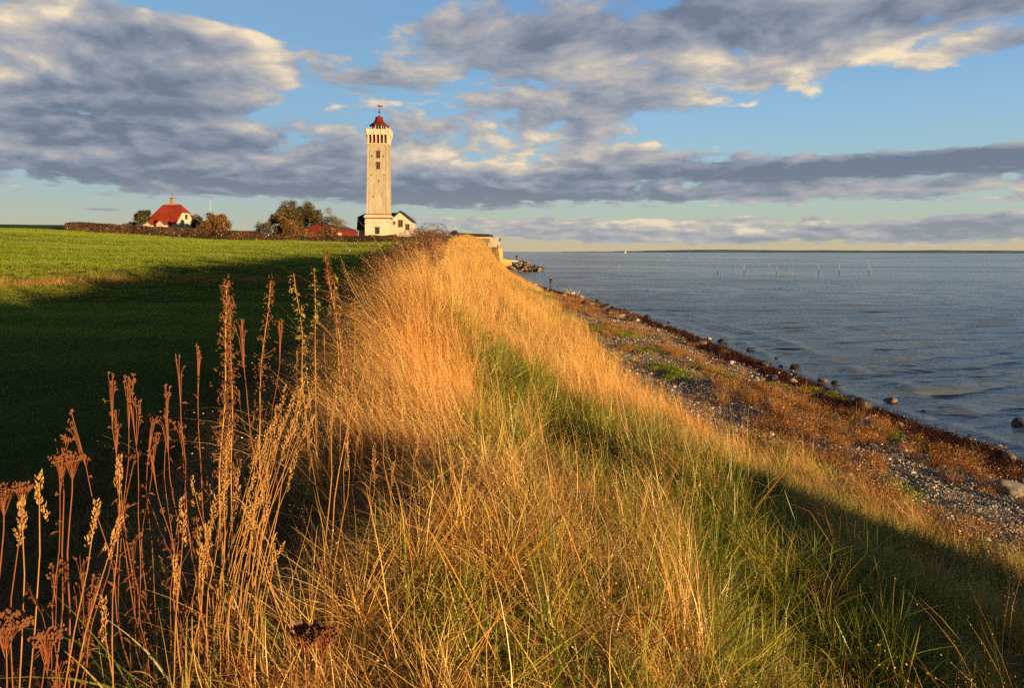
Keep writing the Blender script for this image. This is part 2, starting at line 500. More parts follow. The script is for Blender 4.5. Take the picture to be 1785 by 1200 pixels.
cx_ = (GX[:-1, :-1] + GX[1:, 1:]).ravel() / 2; cy_ = (GY[:-1, :-1] + GY[1:, 1:]).ravel() / 2
zone = np.where(cx_ < Xc(cy_) - 2.9, 0, np.where(cx_ < Xt(cy_) + 0.2, 1, np.where((cx_ > Xs(cy_) - wrack_in(cy_)) & (cx_ < Xs(cy_) + .05) & (cy_ > 3) & (cy_ < 112), 3, 2)))
allv = np.stack([GX.ravel(), GY.ravel(), GZ.ravel()], 1)
def land(name, zi, mat, label):
    q = quads[zone == zi]
    u, inv = np.unique(q.ravel(), return_inverse=True)
    me = np_mesh(name, allv[u], inv.reshape(-1, 4), smooth=True)
    me.materials.append(mat)
    o = bpy.data.objects.new(name, me)
    COL.objects.link(o)
    return tag(o, label, kind='structure')
land('field', 0, ground_mat('field_soil', 'field'), 'green field rising behind the bank')
land('bank', 1, ground_mat('bank_soil', 'bank'), 'grassy coastal bank')
land('beach', 2, ground_mat('shingle', 'beach'), 'shingle beach along the foot of the bank')

land('seaweed_bed', 3, ground_mat('wrack_bed', 'wrack'), 'dark bed of rotting seaweed at the waterline')

# ---------------------------------------------------------------- sea
def sea_mat():
    m = bpy.data.materials.new('sea_water')
    m.use_nodes = True
    t = NT(m.node_tree)
    bs = t.n['Principled BSDF']
    bs.inputs['Base Color'].default_value = (0.10, 0.13, 0.15, 1)
    bs.inputs['Roughness'].default_value = 0.13
    bs.inputs['IOR'].default_value = 1.33
    bs.inputs['Specular IOR Level'].default_value = 0.5
    co = t.new('ShaderNodeTexCoord').outputs['Object']
    a = t.noise(t.v('MULTIPLY', co, (0.55, 1.9, 1)), 1.7, 4, 0.55, dist=0.3)
    b = t.noise(t.v('MULTIPLY', co, (0.14, 0.62, 1)), 1.0, 4, 0.55, dist=0.3)
    c = t.noise(t.v('MULTIPLY', co, (0.006, 0.02, 1)), 1.0, 4, 0.6)
    h = t.m('ADD', t.m('ADD', t.m('MULTIPLY', a, 0.5), t.m('MULTIPLY', b, 1.0)), t.m('MULTIPLY', t.noise(t.v('MULTIPLY', co, (0.05, 0.16, 1)), 1.0, 3, 0.6), 2.0))
    bp = t.new('ShaderNodeBump', {'Strength': t.sstep(c, 0.3, 0.7, 0.75, 1.0), 'Distance': 0.20, 'Height': h})
    t.set(bs, 'Normal', bp)
    t.set(bs, 'Roughness', t.sstep(c, 0.3, 0.7, 0.10, 0.24))
    return m
def build_sea():
    # rings get longer with distance; swell comes in obliquely to the shore
    ys = [-30.0]
    while ys[-1] < 30000:
        y = max(ys[-1], 8)
        ys.append(ys[-1] + (0.14 if y < 30 else 0.14 * (y / 30) ** 1.55))
        if len(ys) > 900: break
    ys = np.array(ys)
    if ys[-1] < 30000: ys = np.append(ys, [60000.0])
    nu = 420
    u = np.linspace(0, 1, nu)
    Y, U = np.meshgrid(ys, u, indexing='ij')
    xl = np.where(ys < 70, np.interp(ys, [-30, 70], [8, 4]), np.where(ys < 230, -2.0, -2.0 - (ys - 230) * 1.0))[:, None]
    xl = np.maximum(xl, -40000)
    xr = np.maximum(40.0, ys * 1.15)[:, None]
    X = xl + (xr - xl) * U
    Z = np.zeros_like(X)
    sp = np.gradient(ys)[:, None] + 0 * X
    spx = (xr - xl) / nu
    g = np.random.default_rng(11)
    for k in range(46):
        lam = 0.55 * (1.115 ** k) if k < 34 else 0.9 * 1.1 ** (k - 20)
        lam = min(lam, 16)
        th = R(-78 + g.normal(0, 17))           # travel direction, mostly along +-y
        kx, ky = math.cos(th) * 2 * math.pi / lam, math.sin(th) * 2 * math.pi / lam
        amp = 0.0085 * lam ** 0.8 if lam < 2.5 else 0.015
        fade = np.clip(lam / (2.6 * np.maximum(sp, spx * abs(math.cos(th)))) - 0.6, 0, 1)
        ph = kx * X + ky * Y + g.uniform(0, 6.28) + 1.2 * np.sin(X * 0.13 + g.uniform(0, 6)) + 0.7 * np.sin(Y * 0.21 + g.uniform(0, 6))
        Z += amp * fade * (np.sin(ph) + 0.25 * np.cos(2 * ph))
    shore = np.clip((X - Xs(Y)) / 4.0, 0.25, 1)
    # low breakers near the edge
    dd = X - Xs(Y)
    br = np.exp(-((dd - 1.6 - 0.8 * np.sin(Y * 0.16)) / 0.35) ** 2) * 0.06 + np.exp(-((dd - 4.6 - 1.1 * np.sin(Y * 0.11 + 2)) / 0.55) ** 2) * 0.07
    Z = Z * shore + br * (Y < 120) * (0.5 + 0.5 * vnoise(X, Y, 0.25, 2))
    V = np.stack([X.ravel(), Y.ravel(), Z.ravel()], 1)
    ii = np.arange(X.size).reshape(X.shape)
    q = np.stack([ii[:-1, :-1], ii[:-1, 1:], ii[1:, 1:], ii[1:, :-1]], -1).reshape(-1, 4)
    me = np_mesh('sea', V, q, smooth=True)
    me.materials.append(sea_mat())
    o = bpy.data.objects.new('sea', me)
    COL.objects.link(o)
    tag(o, 'rippled grey blue sea', kind='structure')
build_sea()
# far shore on the horizon
def far_coast():
    xs = np.linspace(600, 9500, 120)
    g = np.random.default_rng(5)
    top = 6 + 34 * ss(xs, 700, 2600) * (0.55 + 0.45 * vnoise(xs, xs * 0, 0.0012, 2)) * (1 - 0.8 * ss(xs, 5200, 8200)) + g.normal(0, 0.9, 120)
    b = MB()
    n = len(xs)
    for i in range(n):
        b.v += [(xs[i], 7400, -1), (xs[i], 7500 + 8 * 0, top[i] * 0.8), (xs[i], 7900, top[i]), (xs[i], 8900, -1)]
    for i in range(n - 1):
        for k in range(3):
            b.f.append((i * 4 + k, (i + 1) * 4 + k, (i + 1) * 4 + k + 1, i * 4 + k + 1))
    o = b.build('hills', pmat('hazed_far_land', (0.09, 0.15, 0.22), 1.0, 0.2, 0.002))  # bluish colour stands in for the haze of distance
    tag(o, 'low dark coast across the water', kind='structure')
far_coast()
# ---------------------------------------------------------------- buildings
M_tower = pmat('weathered_tower_render', (0.37, 0.335, 0.275), 0.9, 0.14, 0.45, bump=0.5, bscale=4, speck=(1.3, 0.60, (0.20, 0.155, 0.10)), color2=(0.26, 0.225, 0.175), stretch=(1.6, 1.6, 0.45))
M_white = pmat('white_limewash', (0.50, 0.47, 0.41), 0.85, 0.08, 0.8, bump=0.2, bscale=5, color2=(0.39, 0.35, 0.28))
M_trim = pmat('pale_trim', (0.48, 0.43, 0.35), 0.85, 0.1, 0.8, color2=(0.34, 0.29, 0.21))
M_redpaint = pmat('red_lantern_paint', (0.15, 0.014, 0.010), 0.6, 0.2, 1.5)
M_dark = pmat('dark_metal', (0.03, 0.028, 0.028), 0.5, 0.2, 2)
M_glass = bpy.data.materials.new('window_glass'); M_glass.use_nodes = True
_b = M_glass.node_tree.nodes['Principled BSDF']; _b.inputs['Base Color'].default_value = (0.02, 0.025, 0.03, 1); _b.inputs['Roughness'].default_value = 0.08
M_redwood = pmat('dark_red_recess', (0.16, 0.035, 0.02), 0.8, 0.3, 2)
M_roofdark = pmat('dark_slate_roof', (0.035, 0.038, 0.048), 0.85, 0.3, 1.2, bump=0.4, bscale=8)
M_tile = pmat('red_clay_tiles', (0.27, 0.034, 0.014), 0.85, 0.25, 0.9, bump=0.5, bscale=10, color2=(0.16, 0.020, 0.010))
M_barn = pmat('red_barn_boards', (0.16, 0.018, 0.014), 0.85, 0.25, 1.0, color2=(0.10, 0.012, 0.01), stretch=(6, 6, 0.6))
M_brick = pmat('chimney_brick', (0.36, 0.20, 0.09), 0.9, 0.3, 3)
M_conc = pmat('pale_concrete', (0.42, 0.37, 0.30), 0.9, 0.15, 1.2, bump=0.3)
M_boards = pmat('grey_boards', (0.22, 0.18, 0.14), 0.9, 0.35, 1.5, stretch=(5, 5, 0.4))
M_felt = pmat('roofing_felt', (0.03, 0.027, 0.024), 0.9, 0.3, 1.5)

M_frame = pmat('brown_frame', (0.20, 0.12, 0.07), 0.7, 0.2, 4)
def window(parent, x, z, w, h, y, depth=0.14, bars=True, mat=M_frame, rz=0):
    """window set in a wall facing -y: frame, sill, pane; local coordinates of parent"""
    f = MB()
    fw = 0.09
    f.box(x - w / 2 + fw / 2, y - 0.03, z, fw, 0.12, h); f.box(x + w / 2 - fw / 2, y - 0.03, z, fw, 0.12, h)
    f.box(x, y - 0.028, z + h / 2 - fw / 2, w - 2 * fw - 0.004, 0.12, fw); f.box(x, y - 0.028, z - h / 2 + fw / 2, w - 2 * fw - 0.004, 0.12, fw)
    if bars:
        f.box(x, y - 0.02, z, 0.05, 0.06, h - 2 * fw - .004); f.box(x - w / 4 + 0.01, y - 0.022, z + 0.1, w / 2 - fw - 0.03, 0.05, 0.045); f.box(x + w / 4 - 0.01, y - 0.022, z + 0.1, w / 2 - fw - 0.03, 0.05, 0.045)
    fr = f.build('window', mat, parent)
    MB().box(x, y - 0.006, z, w - 2 * fw, 0.02, h - 2 * fw).build('pane', M_glass, fr)
    MB().box(x, y - 0.10, z - h / 2 - 0.06, w + 0.22, 0.26, 0.10).build('sill', M_trim, fr)
    MB().box(x, y - 0.05, z + h / 2 + 0.07, w + 0.16, 0.16, 0.10).build('lintel', M_dark, fr)
    return fr

def lighthouse():
    Y = 150.0
    x0 = pix(660.5, Y); z0 = 9.0
    L = thing('lighthouse', 'tall pale square lighthouse tower with red lantern roof above the coast', 'lighthouse', (x0, Y, z0), R(4))
    u = Y / FPX
    zz = lambda py: pz(py, Y) - z0
    yb = zz(381)                       # top of the base block
    W0, W1 = 38.6 * u, 35.4 * u
    wb = 42.2 * u
    b = MB(); b.box(0, 0, (yb - 1) / 2 - 0.0, wb, wb, yb + 1)
    b.build('base_block', M_white, L)
    c = MB(); c.box(0, 0, yb + 0.15, wb + 0.5, wb + 0.5, 0.3); c.box(0, 0, yb + 0.45, wb + 0.15, wb + 0.15, 0.3); c.box(0, 0, zz(389), wb + 0.16, wb + 0.16, 0.22)
    c.build('cornice', M_trim, L)
    c = MB(); c.box(0, 0, yb - 0.16, wb + 0.07, wb + 0.07, 0.30); c.box(0, 0, yb + 0.72, W0 + 0.10, W0 + 0.10, 0.22)
    c.build('shadow_band', pmat('terracotta_shadow_band', (0.20, 0.09, 0.05), 0.9, 0.3, 2), L)  # dark red-brown strips standing in for the shadow line at the cornice
    zt = zz(253)
    s = MB(); h = zt - yb - 0.6
    s.box(0, 0, yb + 0.6 + h / 2, W0, W0, h, 0, W1 / W0)
    # corner pilaster strips, a little proud
    sh = s.build('shaft', M_tower, L)
    p = MB()
    for sx in (-1, 1):
        for (zc_, hh) in ((yb + 0.6 + h / 2, h),):
            wmid = (W0 + W1) / 2
            vs = []
            for (zv, w) in ((yb + 0.62, W0), (zt - 0.02, W1)):
                a0 = sx * (w / 2 - 0.62); a1 = sx * (w / 2 - 0.52)
                yy = -w / 2
                vs += [(a0, yy + 0.02, zv), (a1, yy + 0.02, zv), (a1, yy - 0.05, zv), (a0, yy - 0.05, zv)]
            p.add(vs, [(0, 1, 2, 3), (4, 7, 6, 5), (0, 4, 5, 1), (1, 5, 6, 2), (2, 6, 7, 3), (3, 7, 4, 0)])
    p.build('groove_strip', pmat('stained_render', (0.34, 0.27, 0.18), 0.9, 0.3, 0.7), sh)
    for py in (273, 292):
        window(L, 0.1, zz(py), 0.85, 1.55, -(W1 / 2 + (py - 253) / 128 * (W0 - W1) / 2) - 0.02, bars=True)
    for py, px in ((275, -1.3), (275, 1.25), (308, -1.4), (308, 1.35), (318, 0.2), (345, -0.9)):
        MB().box(px, -(W1 / 2 + (py - 253) / 128 * (W0 - W1) / 2) - 0.0, zz(py), 0.18, 0.10, 0.42).build('vent_slit', M_dark, L)
    # base door / window
    d = MB(); d.box(0.0, -wb / 2 - 0.03, zz(402.5), 0.95, 0.10, 1.75)
    db = d.build('door', M_dark, L)
    MB().box(0, -wb / 2 - 0.06, zz(396.5) , 1.2, 0.2, 0.16).build('lintel', M_trim, db)
    # corbelled gallery: flaring piers with dark recesses between
    zg = zz(238.5)
    core = MB(); core.box(0, 0, (zt + zg) / 2, W1 - 0.5, W1 - 0.5, zg - zt); core.build('recess', M_redwood, L)
    band = MB(); band.box(0, 0, zt - 0.12, W1 + 0.30, W1 + 0.30, 0.24); band.build('string_course', M_trim, L)
    wg = 41.5 * u
    for side in range(4):
        for k in range(6):
            q = (k - 2.5) / 5
            a = -math.pi / 2 * side
            pts = []
            bb = MB()
            x_b = q * (W1 - 0.34); wpier = 0.24 if 0 < k < 5 else 0.34
            y_in = -(W1 / 2 - 0.35)
            prof = [(y_in, 0), (-(W1 / 2 + 0.02), 0), (-(W1 / 2 + 0.16), (zg - zt) * 0.55), (-(wg / 2 - 0.05), (zg - zt)), (y_in, (zg - zt))]
            vs = []
            for dx in (-wpier / 2, wpier / 2):
                for (yy, z_) in prof:
                    X, Yy = x_b + dx, yy
                    vs.append((X * math.cos(a) - Yy * math.sin(a), X * math.sin(a) + Yy * math.cos(a), zt + z_))
            n = len(prof)
            fs = [tuple(range(n)), tuple(range(2 * n - 1, n - 1, -1))] + [(i, i + n, (i + 1) % n + n, (i + 1) % n) for i in range(n)]
            bb.add(vs, fs)
            bb.build('pier', M_white, L)
    zp = zz(228.8)
    g = MB(); g.box(0, 0, zg + 0.12, wg, wg, 0.24)
    g.build('gallery_floor', M_trim, L)
    g = MB()
    for side in range(4):
        a = math.pi / 2 * side
        ca, sa = math.cos(a), math.sin(a)
        yy = -(wg / 2 - 0.14)
        g.box(yy * -sa, yy * ca, (zg + 0.24 + zp) / 2, wg if side % 2 == 0 else wg - 0.56, 0.26, zp - zg - 0.24, a)
    gp = g.build('parapet', M_white, L)
    g = MB()
    for side in range(4):
        a = math.pi / 2 * side
        ca, sa = math.cos(a), math.sin(a)
        for k in range(4):
            xx = (k - 1.5) / 3 * (wg - 0.5); yy = -(wg / 2 + 0.03)
            g = MB()
            g.box(xx * ca - yy * sa, xx * sa + yy * ca, (zg + zp) / 2 + 0.15, 0.22, 0.12, zp - zg + 0.2, a)
            g.build('parapet_rib', M_trim, gp)
    # lantern
    ze = zz(220.5)
    rl = 13.0 * u
    MB().lathe([(rl, zg + 0.3), (rl, ze)], 8, rot=R(22.5)).build('lantern', M_glass, L)
    lan = MB()
    for k in range(8):
        a = R(22.5 + 45 * k)
        lan.box(rl * math.cos(a) * 1.01, rl * math.sin(a) * 1.01, (zp + ze) / 2, 0.15, 0.15, ze - zp + 0.8, a)
        a2 = a + R(22.5)
        lan.box(rl * .925 * math.cos(a2), rl * .925 * math.sin(a2), (zp + ze) / 2, 0.07, 0.07, ze - zp + 0.8, a2)
    lan.build('lantern_bar', M_trim, L)
    zr = zz(205)
    rr = 17.2 * u
    MB().lathe([(rr, ze - 0.05), (rr * 1.0, ze + 0.12), (rr * 0.56, ze + (zr - ze) * 0.42), (rr * 0.42, ze + (zr - ze) * 0.72), (rr * 0.40, zr), (rr * 0.12, zr + 0.28)], 8, rot=R(22.5)).build('lantern_roof', M_redpaint, L)
    v = MB()
    v.tube([(0, 0, zr + 0.2), (0, 0, zz(180))], 0.05, 6)
    v.lathe([(0.04, zz(198)), (0.26, zz(196.5)), (0.26, zz(195)), (0.04, zz(193.5))], 10)
    v.box(0, 0, zz(190.2), 0.9, 0.05, 0.05); v.box(0, 0, zz(190.2), 0.05, 0.9, 0.05)
    wv = v.build('spire', M_redpaint, L)
    MB().prism([(-0.5, zz(186)), (0.05, zz(186.4)), (0.75, zz(187)), (0.6, zz(184)), (0.1, zz(184.6)), (-0.2, zz(183.4))], -0.03, 0.03).build('weather_vane', M_dark, wv)
    # gallery posts at the corners (thin)
    for sx in (-1, 1):
        MB().tube([(sx * (wg / 2 - 0.2), -wg / 2 + 0.2, zp - 0.1), (sx * (wg / 2 - 0.2), -wg / 2 + 0.2, zp + 1.0)], 0.035, 5).build('lamp_post', M_dark, L)
lighthouse()

def roofed_house(name, label, Y, x0px, x1px, base_py, eave_py, ridge_py, depth, wall, roof, z0=None, rz=0.0, hip=(0, 0), over=0.3, cat='house', front_gable=False, extra=None):
    """house with walls and a pitched roof; front towards -y; built in its own frame"""
    x0, x1 = pix(x0px, Y), pix(x1px, Y)
    w = (x1 - x0)
    zb = pz(base_py, Y) - 1.2
    ze = pz(eave_py, Y) - zb; zr = pz(ridge_py, Y) - zb
    root = thing(name, label, cat, ((x0 + x1) / 2, Y, zb), rz)
    b = MB()
    if front_gable:
        b.prism([(-w / 2, 0), (w / 2, 0), (w / 2, ze), (0, zr - 0.05), (-w / 2, ze)], 0, depth)
        b.build('wall', wall, root)
        r = MB()
        sl = (zr - ze) / (w / 2)
        for s in (-1, 1):
            r.prism([(0, zr + 0.12), (0, zr - 0.02), (s * (w / 2 + over), ze - sl * over + 0.0), (s * (w / 2 + over), ze - sl * over + 0.16)], -over, depth + over)
        rf = r.build('roof', roof, root)
    else:
        b.box(0, depth / 2, ze / 2, w, depth, ze)
        hl, hr = hip
        xl, xr = -w / 2 - over, w / 2 + over
        if hl < 0.99 or hr < 0.99:
            gb = []
        b.prism([(-w / 2, 0), (w / 2, 0)] and [(-w / 2, ze - 0.001), (w / 2, ze - 0.001), (w / 2, ze + 0.01), (-w / 2, ze + 0.01)], 0.0, depth) if False else None
        # gable infill under half hips
        gk = 0.55
        for s, hh in ((-1, hl), (1, hr)):
            xg = s * (w / 2 - 0.15)
            zt_ = ze + (zr - ze) * (gk if hh == 0.5 else 1.0) - 0.05
            if hh < 1:
                yy = depth / 2 * (gk if hh == 0.5 else 1.0)
                poly = [(0.02, ze), (depth - 0.02, ze), (depth - yy, zt_), (yy, zt_)] if hh == 0.5 else [(0.02, ze), (depth - 0.02, ze), (depth / 2, zt_)]
                vs = [(xg - 0.15, a, c) for a, c in poly] + [(xg + 0.15, a, c) for a, c in poly]
                n = len(poly)
                b.add(vs, [tuple(range(n)), tuple(range(2 * n - 1, n - 1, -1))] + [(i, i + n, (i + 1) % n + n, (i + 1) % n) for i in range(n)])
        b.build('wall', wall, root)
        r = MB()
        sl = (zr - ze) / (depth / 2)
        ef = ze - sl * over
        dl = {0: 0, 0.5: (zr - ze) * (1 - gk) / sl * 1.0, 1: depth / 2 * 0.75}
        rl_, rr_ = xl + dl[hl], xr - dl[hr]
        fr, bk = -over, depth + over
        zl = {0: ef, 0.5: ze + (zr - ze) * gk, 1: ef}
        yk = {0: fr, 0.5: depth / 2 * gk, 1: fr}
        A = (rl_, depth / 2, zr); B = (rr_, depth / 2, zr)
        Lf = (xl, yk[hl] if hl == 0.5 else fr, zl[hl] if hl == 0.5 else ef); Lb = (xl, depth - Lf[1], Lf[2])
        Rf = (xr, yk[hr] if hr == 0.5 else fr, zl[hr] if hr == 0.5 else ef); Rb = (xr, depth - Rf[1], Rf[2])
        F0, F1, K0, K1 = (xl, fr, ef), (xr, fr, ef), (xl, bk, ef), (xr, bk, ef)
        vs = [A, B, Lf, Lb, Rf, Rb, F0, F1, K0, K1]
        fs = []
        fs.append((6, 7) + ((4,) if hr == 0.5 else ()) + (1, 0) + ((2,) if hl == 0.5 else ()))
        fs.append((9, 8) + ((3,) if hl == 0.5 else ()) + (0, 1) + ((5,) if hr == 0.5 else ()))
        if hl == 1: fs.append((8, 6, 0))
        if hl == 0.5: fs.append((2, 0, 3))
        if hr == 1: fs.append((7, 9, 1))
        if hr == 0.5: fs.append((4, 5, 1))
        r.add(vs, fs)
        r.add([(v[0], v[1], v[2] - 0.16) for v in vs], [tuple(reversed(f)) for f in fs])
        rf = r.build('roof', roof, root)
    return root, rf, (w, ze, zr, zb)

# lighthouse keeper's house: long dark-roofed range behind the tower with a white gabled wing to the right
def keeper_house():
    Y = 157.0
    u = Y / FPX
    zb = 9.0
    root = thing('keeper_house', 'white house with dark slate roof built against the foot of the lighthouse', 'house', (pix(660, Y), Y, zb), R(2))
    zz = lambda py: pz(py, Y) - zb
    X = lambda px: (px - 660) * u
    b = MB(); b.box((X(624) + X(700)) / 2, 4.6, zz(401) / 2 - .5, X(700) - X(624), 7.0, zz(401) + 1)
    b.build('wall', M_white, root)
    # hipped dark roof over the left range
    r = MB()
    e0, e1, zr, ze = X(620.5), X(700), zz(369.5), zz(401.5)
    y0, y1 = 0.9, 8.4
    ym = (y0 + y1) / 2
    rx = X(634)
    zm = zz(378)
    vs = [(e0, y0, ze), (e1, y0, ze), (e1, y1, ze), (e0, y1, ze), (e0, y0 + 1.2, zm), (e0, y1 - 1.2, zm), (rx, ym, zr), (e1, ym, zr), (e1, y0 + 1.2, zm), (e1, y1 - 1.2, zm)]
    r.add(vs, [(0, 1, 8, 4), (4, 8, 7, 6), (2, 3, 5, 9), (9, 5, 6, 7), (3, 0, 4, 5), (5, 4, 6), (1, 2, 9, 7, 8), (0, 3, 2, 1)])
    r.build('roof', M_roofdark, root)
    # gable wing
    w0, w1 = X(683), X(717)
    xm = X(698); zg = zz(369.5); zl = zz(384); zrr = zz(385.5)
    g = MB(); g.prism([(w0, -1), (w1, -1), (w1, zrr), (xm, zg - 0.15), (w0, zl)], -1.0, 7.5)
    g.build('gable_wall', M_white, root)
    q = MB()
    sR = (zg - zrr) / (w1 - xm); sL = (zg - zl) / (xm - w0)
    q.prism([(xm, zg + .22), (xm, zg - 0.0), (w1 + 0.35, zrr - sR * 0.35), (w1 + 0.35, zrr - sR * 0.35 + 0.24)], -1.35, 7.8)
    q.prism([(xm, zg + .22), (xm, zg - 0.0), (w0 - 0.35, zl - sL * 0.35), (w0 - 0.35, zl - sL * 0.35 + 0.24)], -1.35, 7.8)
    q.build('gable_roof', M_roofdark, root)
    window(root, X(699), zz(391), 1.05, 1.6, -1.02)
    window(root, X(688), zz(390), 0.5, 0.6, -1.02, bars=False)
    window(root, X(711), zz(397), 0.9, 1.3, -1.02)
keeper_house()

# red-roofed cottage
root, rf, (w, ze, zr, zb) = roofed_house('cottage', 'white cottage with steep half-hipped red tiled roof behind the hedge', 142, 250, 310, 401, 388, 356.5, 5.8, M_white, M_tile, rz=R(-10), hip=(1, 0.5), over=0.25)
c = MB(); c.box(0.35, 3.1, zr + 0.35, 0.62, 0.62, 1.9)
ch = c.build('chimney', M_brick, root)
c = MB(); c.box(0.35, 3.1, zr + 1.36, 0.74, 0.74, 0.14); c.tube([(0.35, 3.1, zr + 1.4), (0.35, 3.1, zr + 2.6)], 0.035, 5); c.box(0.35, 3.1, zr + 2.15, 0.5, 0.04, 0.04); c.box(0.35, 3.1, zr + 2.4, 0.34, 0.04, 0.04)
c.build('chimney_cap', M_redwood, ch)
for xx in (-1.9, 1.2):
    d = MB(); d.prism([(xx - 1.0, 0), (xx + 1.0, 0), (xx + 1.0, ze - 0.6), (xx, ze + 0.25), (xx - 1.0, ze - 0.6)], -1.6, 0.0)
    dd = d.build('porch', M_white, root)
    d = MB()
    for s in (-1, 1): d.prism([(xx, ze + 0.42), (xx, ze + 0.26), (xx + s * 1.25, ze - 0.80), (xx + s * 1.25, ze - 0.64)], -1.85, 0.4)
    d.build('porch_roof', M_tile, dd)
# windows in the right gable
gw = MB(); gw.box(w / 2 + 0.0, 2.0, ze * 0.62, 0.1, 0.9, 1.2); gw.build('window', M_glass, root)
gw = MB(); gw.box(w / 2 + 0.0, 3.2, ze + 1.1, 0.1, 0.8, 1.0); gw.build('window', M_glass, root)
root, rf, (w2_, ze2, zr2, zb2) = roofed_house('outbuilding', 'small white lean-to outbuilding right of the red-roofed cottage', 146, 318, 328, 402, 383, 380, 3.2, M_white, M_roofdark, rz=R(-10), hip=(0, 0), over=0.1, cat='shed')
window(root, 0.0, ze2 * 0.6, 0.7, 1.0, -0.02)
root, rf, (w2_, ze2, zr2, zb2) = roofed_house('garage', 'low white garage between the two dark trees right of the cottage', 147, 334, 356, 402, 398, 393.5, 5.0, M_white, M_roofdark, rz=R(-12), hip=(0, 0), over=0.15, cat='garage')
MB().box(0, -0.03, ze2 * 0.45, 1.8, 0.08, 1.9).build('door', M_boards, root)

# barn
root, rf, (w, ze, zr, zb) = roofed_house('barn', 'low red wooden barn with shallow gabled roof behind the hedge', 128, 526, 588, 414, 401.5, 391.5, 11, M_barn, pmat('barn_roof', (0.13, 0.03, 0.03), 0.8, 0.3, 1.0), front_gable=True, rz=R(-8), over=0.35)
d = MB(); d.box(0.35, -0.04, ze * 0.5, 0.22, 0.12, ze); d.build('door_frame', M_white, root)
window(root, -1.6, ze * 0.72, 0.7, 0.7, -0.02)
c = MB(); c.box(0.9, 6.0, zr + 0.1, 0.55, 0.55, 1.4); c.build('chimney', M_brick, root)
c = MB(); c.box(w / 2 + 0.02, 1.5, ze * 0.45, 0.06, 1.6, 1.7); c.build('door', M_white, root)

# flat-roofed building at the cliff edge
def cliff_building():
    Y = 166.0
    u = Y / FPX
    zb = 8.2
    root = thing('bunker_building', 'long low building with flat dark roof and cream fascia at the cliff edge', 'building', (pix(826, Y), Y, zb), R(-5))
    zz = lambda py: pz(py, Y) - zb
    w = 55 * u
    MB().box(0, 3.5, zz(414) / 2, w - 0.5, 6.4, zz(414)).build('wall', M_boards, root)
    MB().box(0, 3.4, (zz(414) + zz(418)) / 2 + .3, w, 7.2, abs(zz(414) - zz(418))).build('fascia', pmat('cream_fascia', (0.50, 0.45, 0.29), 0.8, 0.1, 1), root)
    r = MB(); r.prism([(-w / 2 - 0.2, zz(413.2)), (w / 2 + 0.2, zz(413.2)), (w / 2 - 0.15, zz(408.6)), (-w / 2 - 0.1, zz(406.3)), ], -0.5, 7.2)
    r.build('roof', M_felt, root)
    for k in range(9):
        MB().box(w / 2 - 0.7 - k * 0.75, 0.27, zz(421), 0.12, 0.06, 1.6).build('cladding_batten', M_boards, root)
    o = MB().box(0, 0, 0.6, 1.85, 2.4, 2.3).build('concrete_box', M_conc)
    c2 = thing('concrete_hut', 'plain pale concrete block standing right of the flat-roofed building', 'hut', (pix(858.5, 170), 170, 7.6), R(-6))
    o.parent = c2; o.name = 'wall'
    MB().box(0, 0, 1.8, 2.05, 2.6, 0.14).build('roof', M_conc, c2)
    c3 = thing('concrete_post', 'short square concrete pillar on the cliff top beside the block', 'pillar', (pix(869.5, 172), 172, 7.7))
    MB().box(0, 0, 0.9, 0.65, 0.65, 2.0).build('shaft', M_conc, c3)
    MB().box(0.24, -0.1, 1.25, 0.4, 0.5, 0.9, R(8)).build('box', M_dark, c3)
cliff_building()

# flagpole
fp = thing('flagpole', 'slim white flagpole standing in the cottage garden', 'flagpole', (pix(366, 150), 150, 9.6))
MB().tube([(0, 0, -0.5), (0, 0, pz(352, 150) - 9.6)], [0.09, 0.045], 8).build('pole', M_white, fp)
MB().lathe([(0.02, pz(352, 150) - 9.6), (0.12, pz(351.5, 150) - 9.6), (0.12, pz(350.8, 150) - 9.6), (0.02, pz(350.2, 150) - 9.6)], 8).build('finial', M_white, fp)

# van by the hedge
def van():
    Y = 122
    r = thing('parked_van', 'dark blue van parked behind the hedge beside the tree', 'van', (pix(463, Y), Y, 7.9), R(20))
    s = (0.35, 0.35)
    M_car = pmat('navy_paint', (0.015, 0.022, 0.05), 0.3, 0.2, 2, spec=0.6)
    body = [(-1.0, 0.35), (1.0, 0.35), (1.0, 1.15), (0.92, 1.7), (0.78, 2.05), (-0.78, 2.05), (-0.92, 1.7), (-1.0, 1.15)]
    MB().prism(body, -2.1, 2.2).build('body', M_car, r)
    MB().prism([(-0.86, 1.25), (0.86, 1.25), (0.74, 1.92), (-0.74, 1.92)], -2.13, -2.08).build('rear_window', M_glass, r)
    for sx in (-1, 1):
        for yy in (-1.4, 1.45):
            wv = MB(); wv.lathe([(0.05, -0.1), (0.34, -0.1), (0.34, 0.1), (0.05, 0.1)], 14)
            o = wv.build('wheel', M_dark, r); o.location = (sx * 0.92, yy, 0.34); o.rotation_euler = (0, R(90), 0)
        MB().box(sx * 0.88, -2.12, 1.0, 0.14, 0.05, 0.35).build('tail_light', M_redpaint, r)
van()
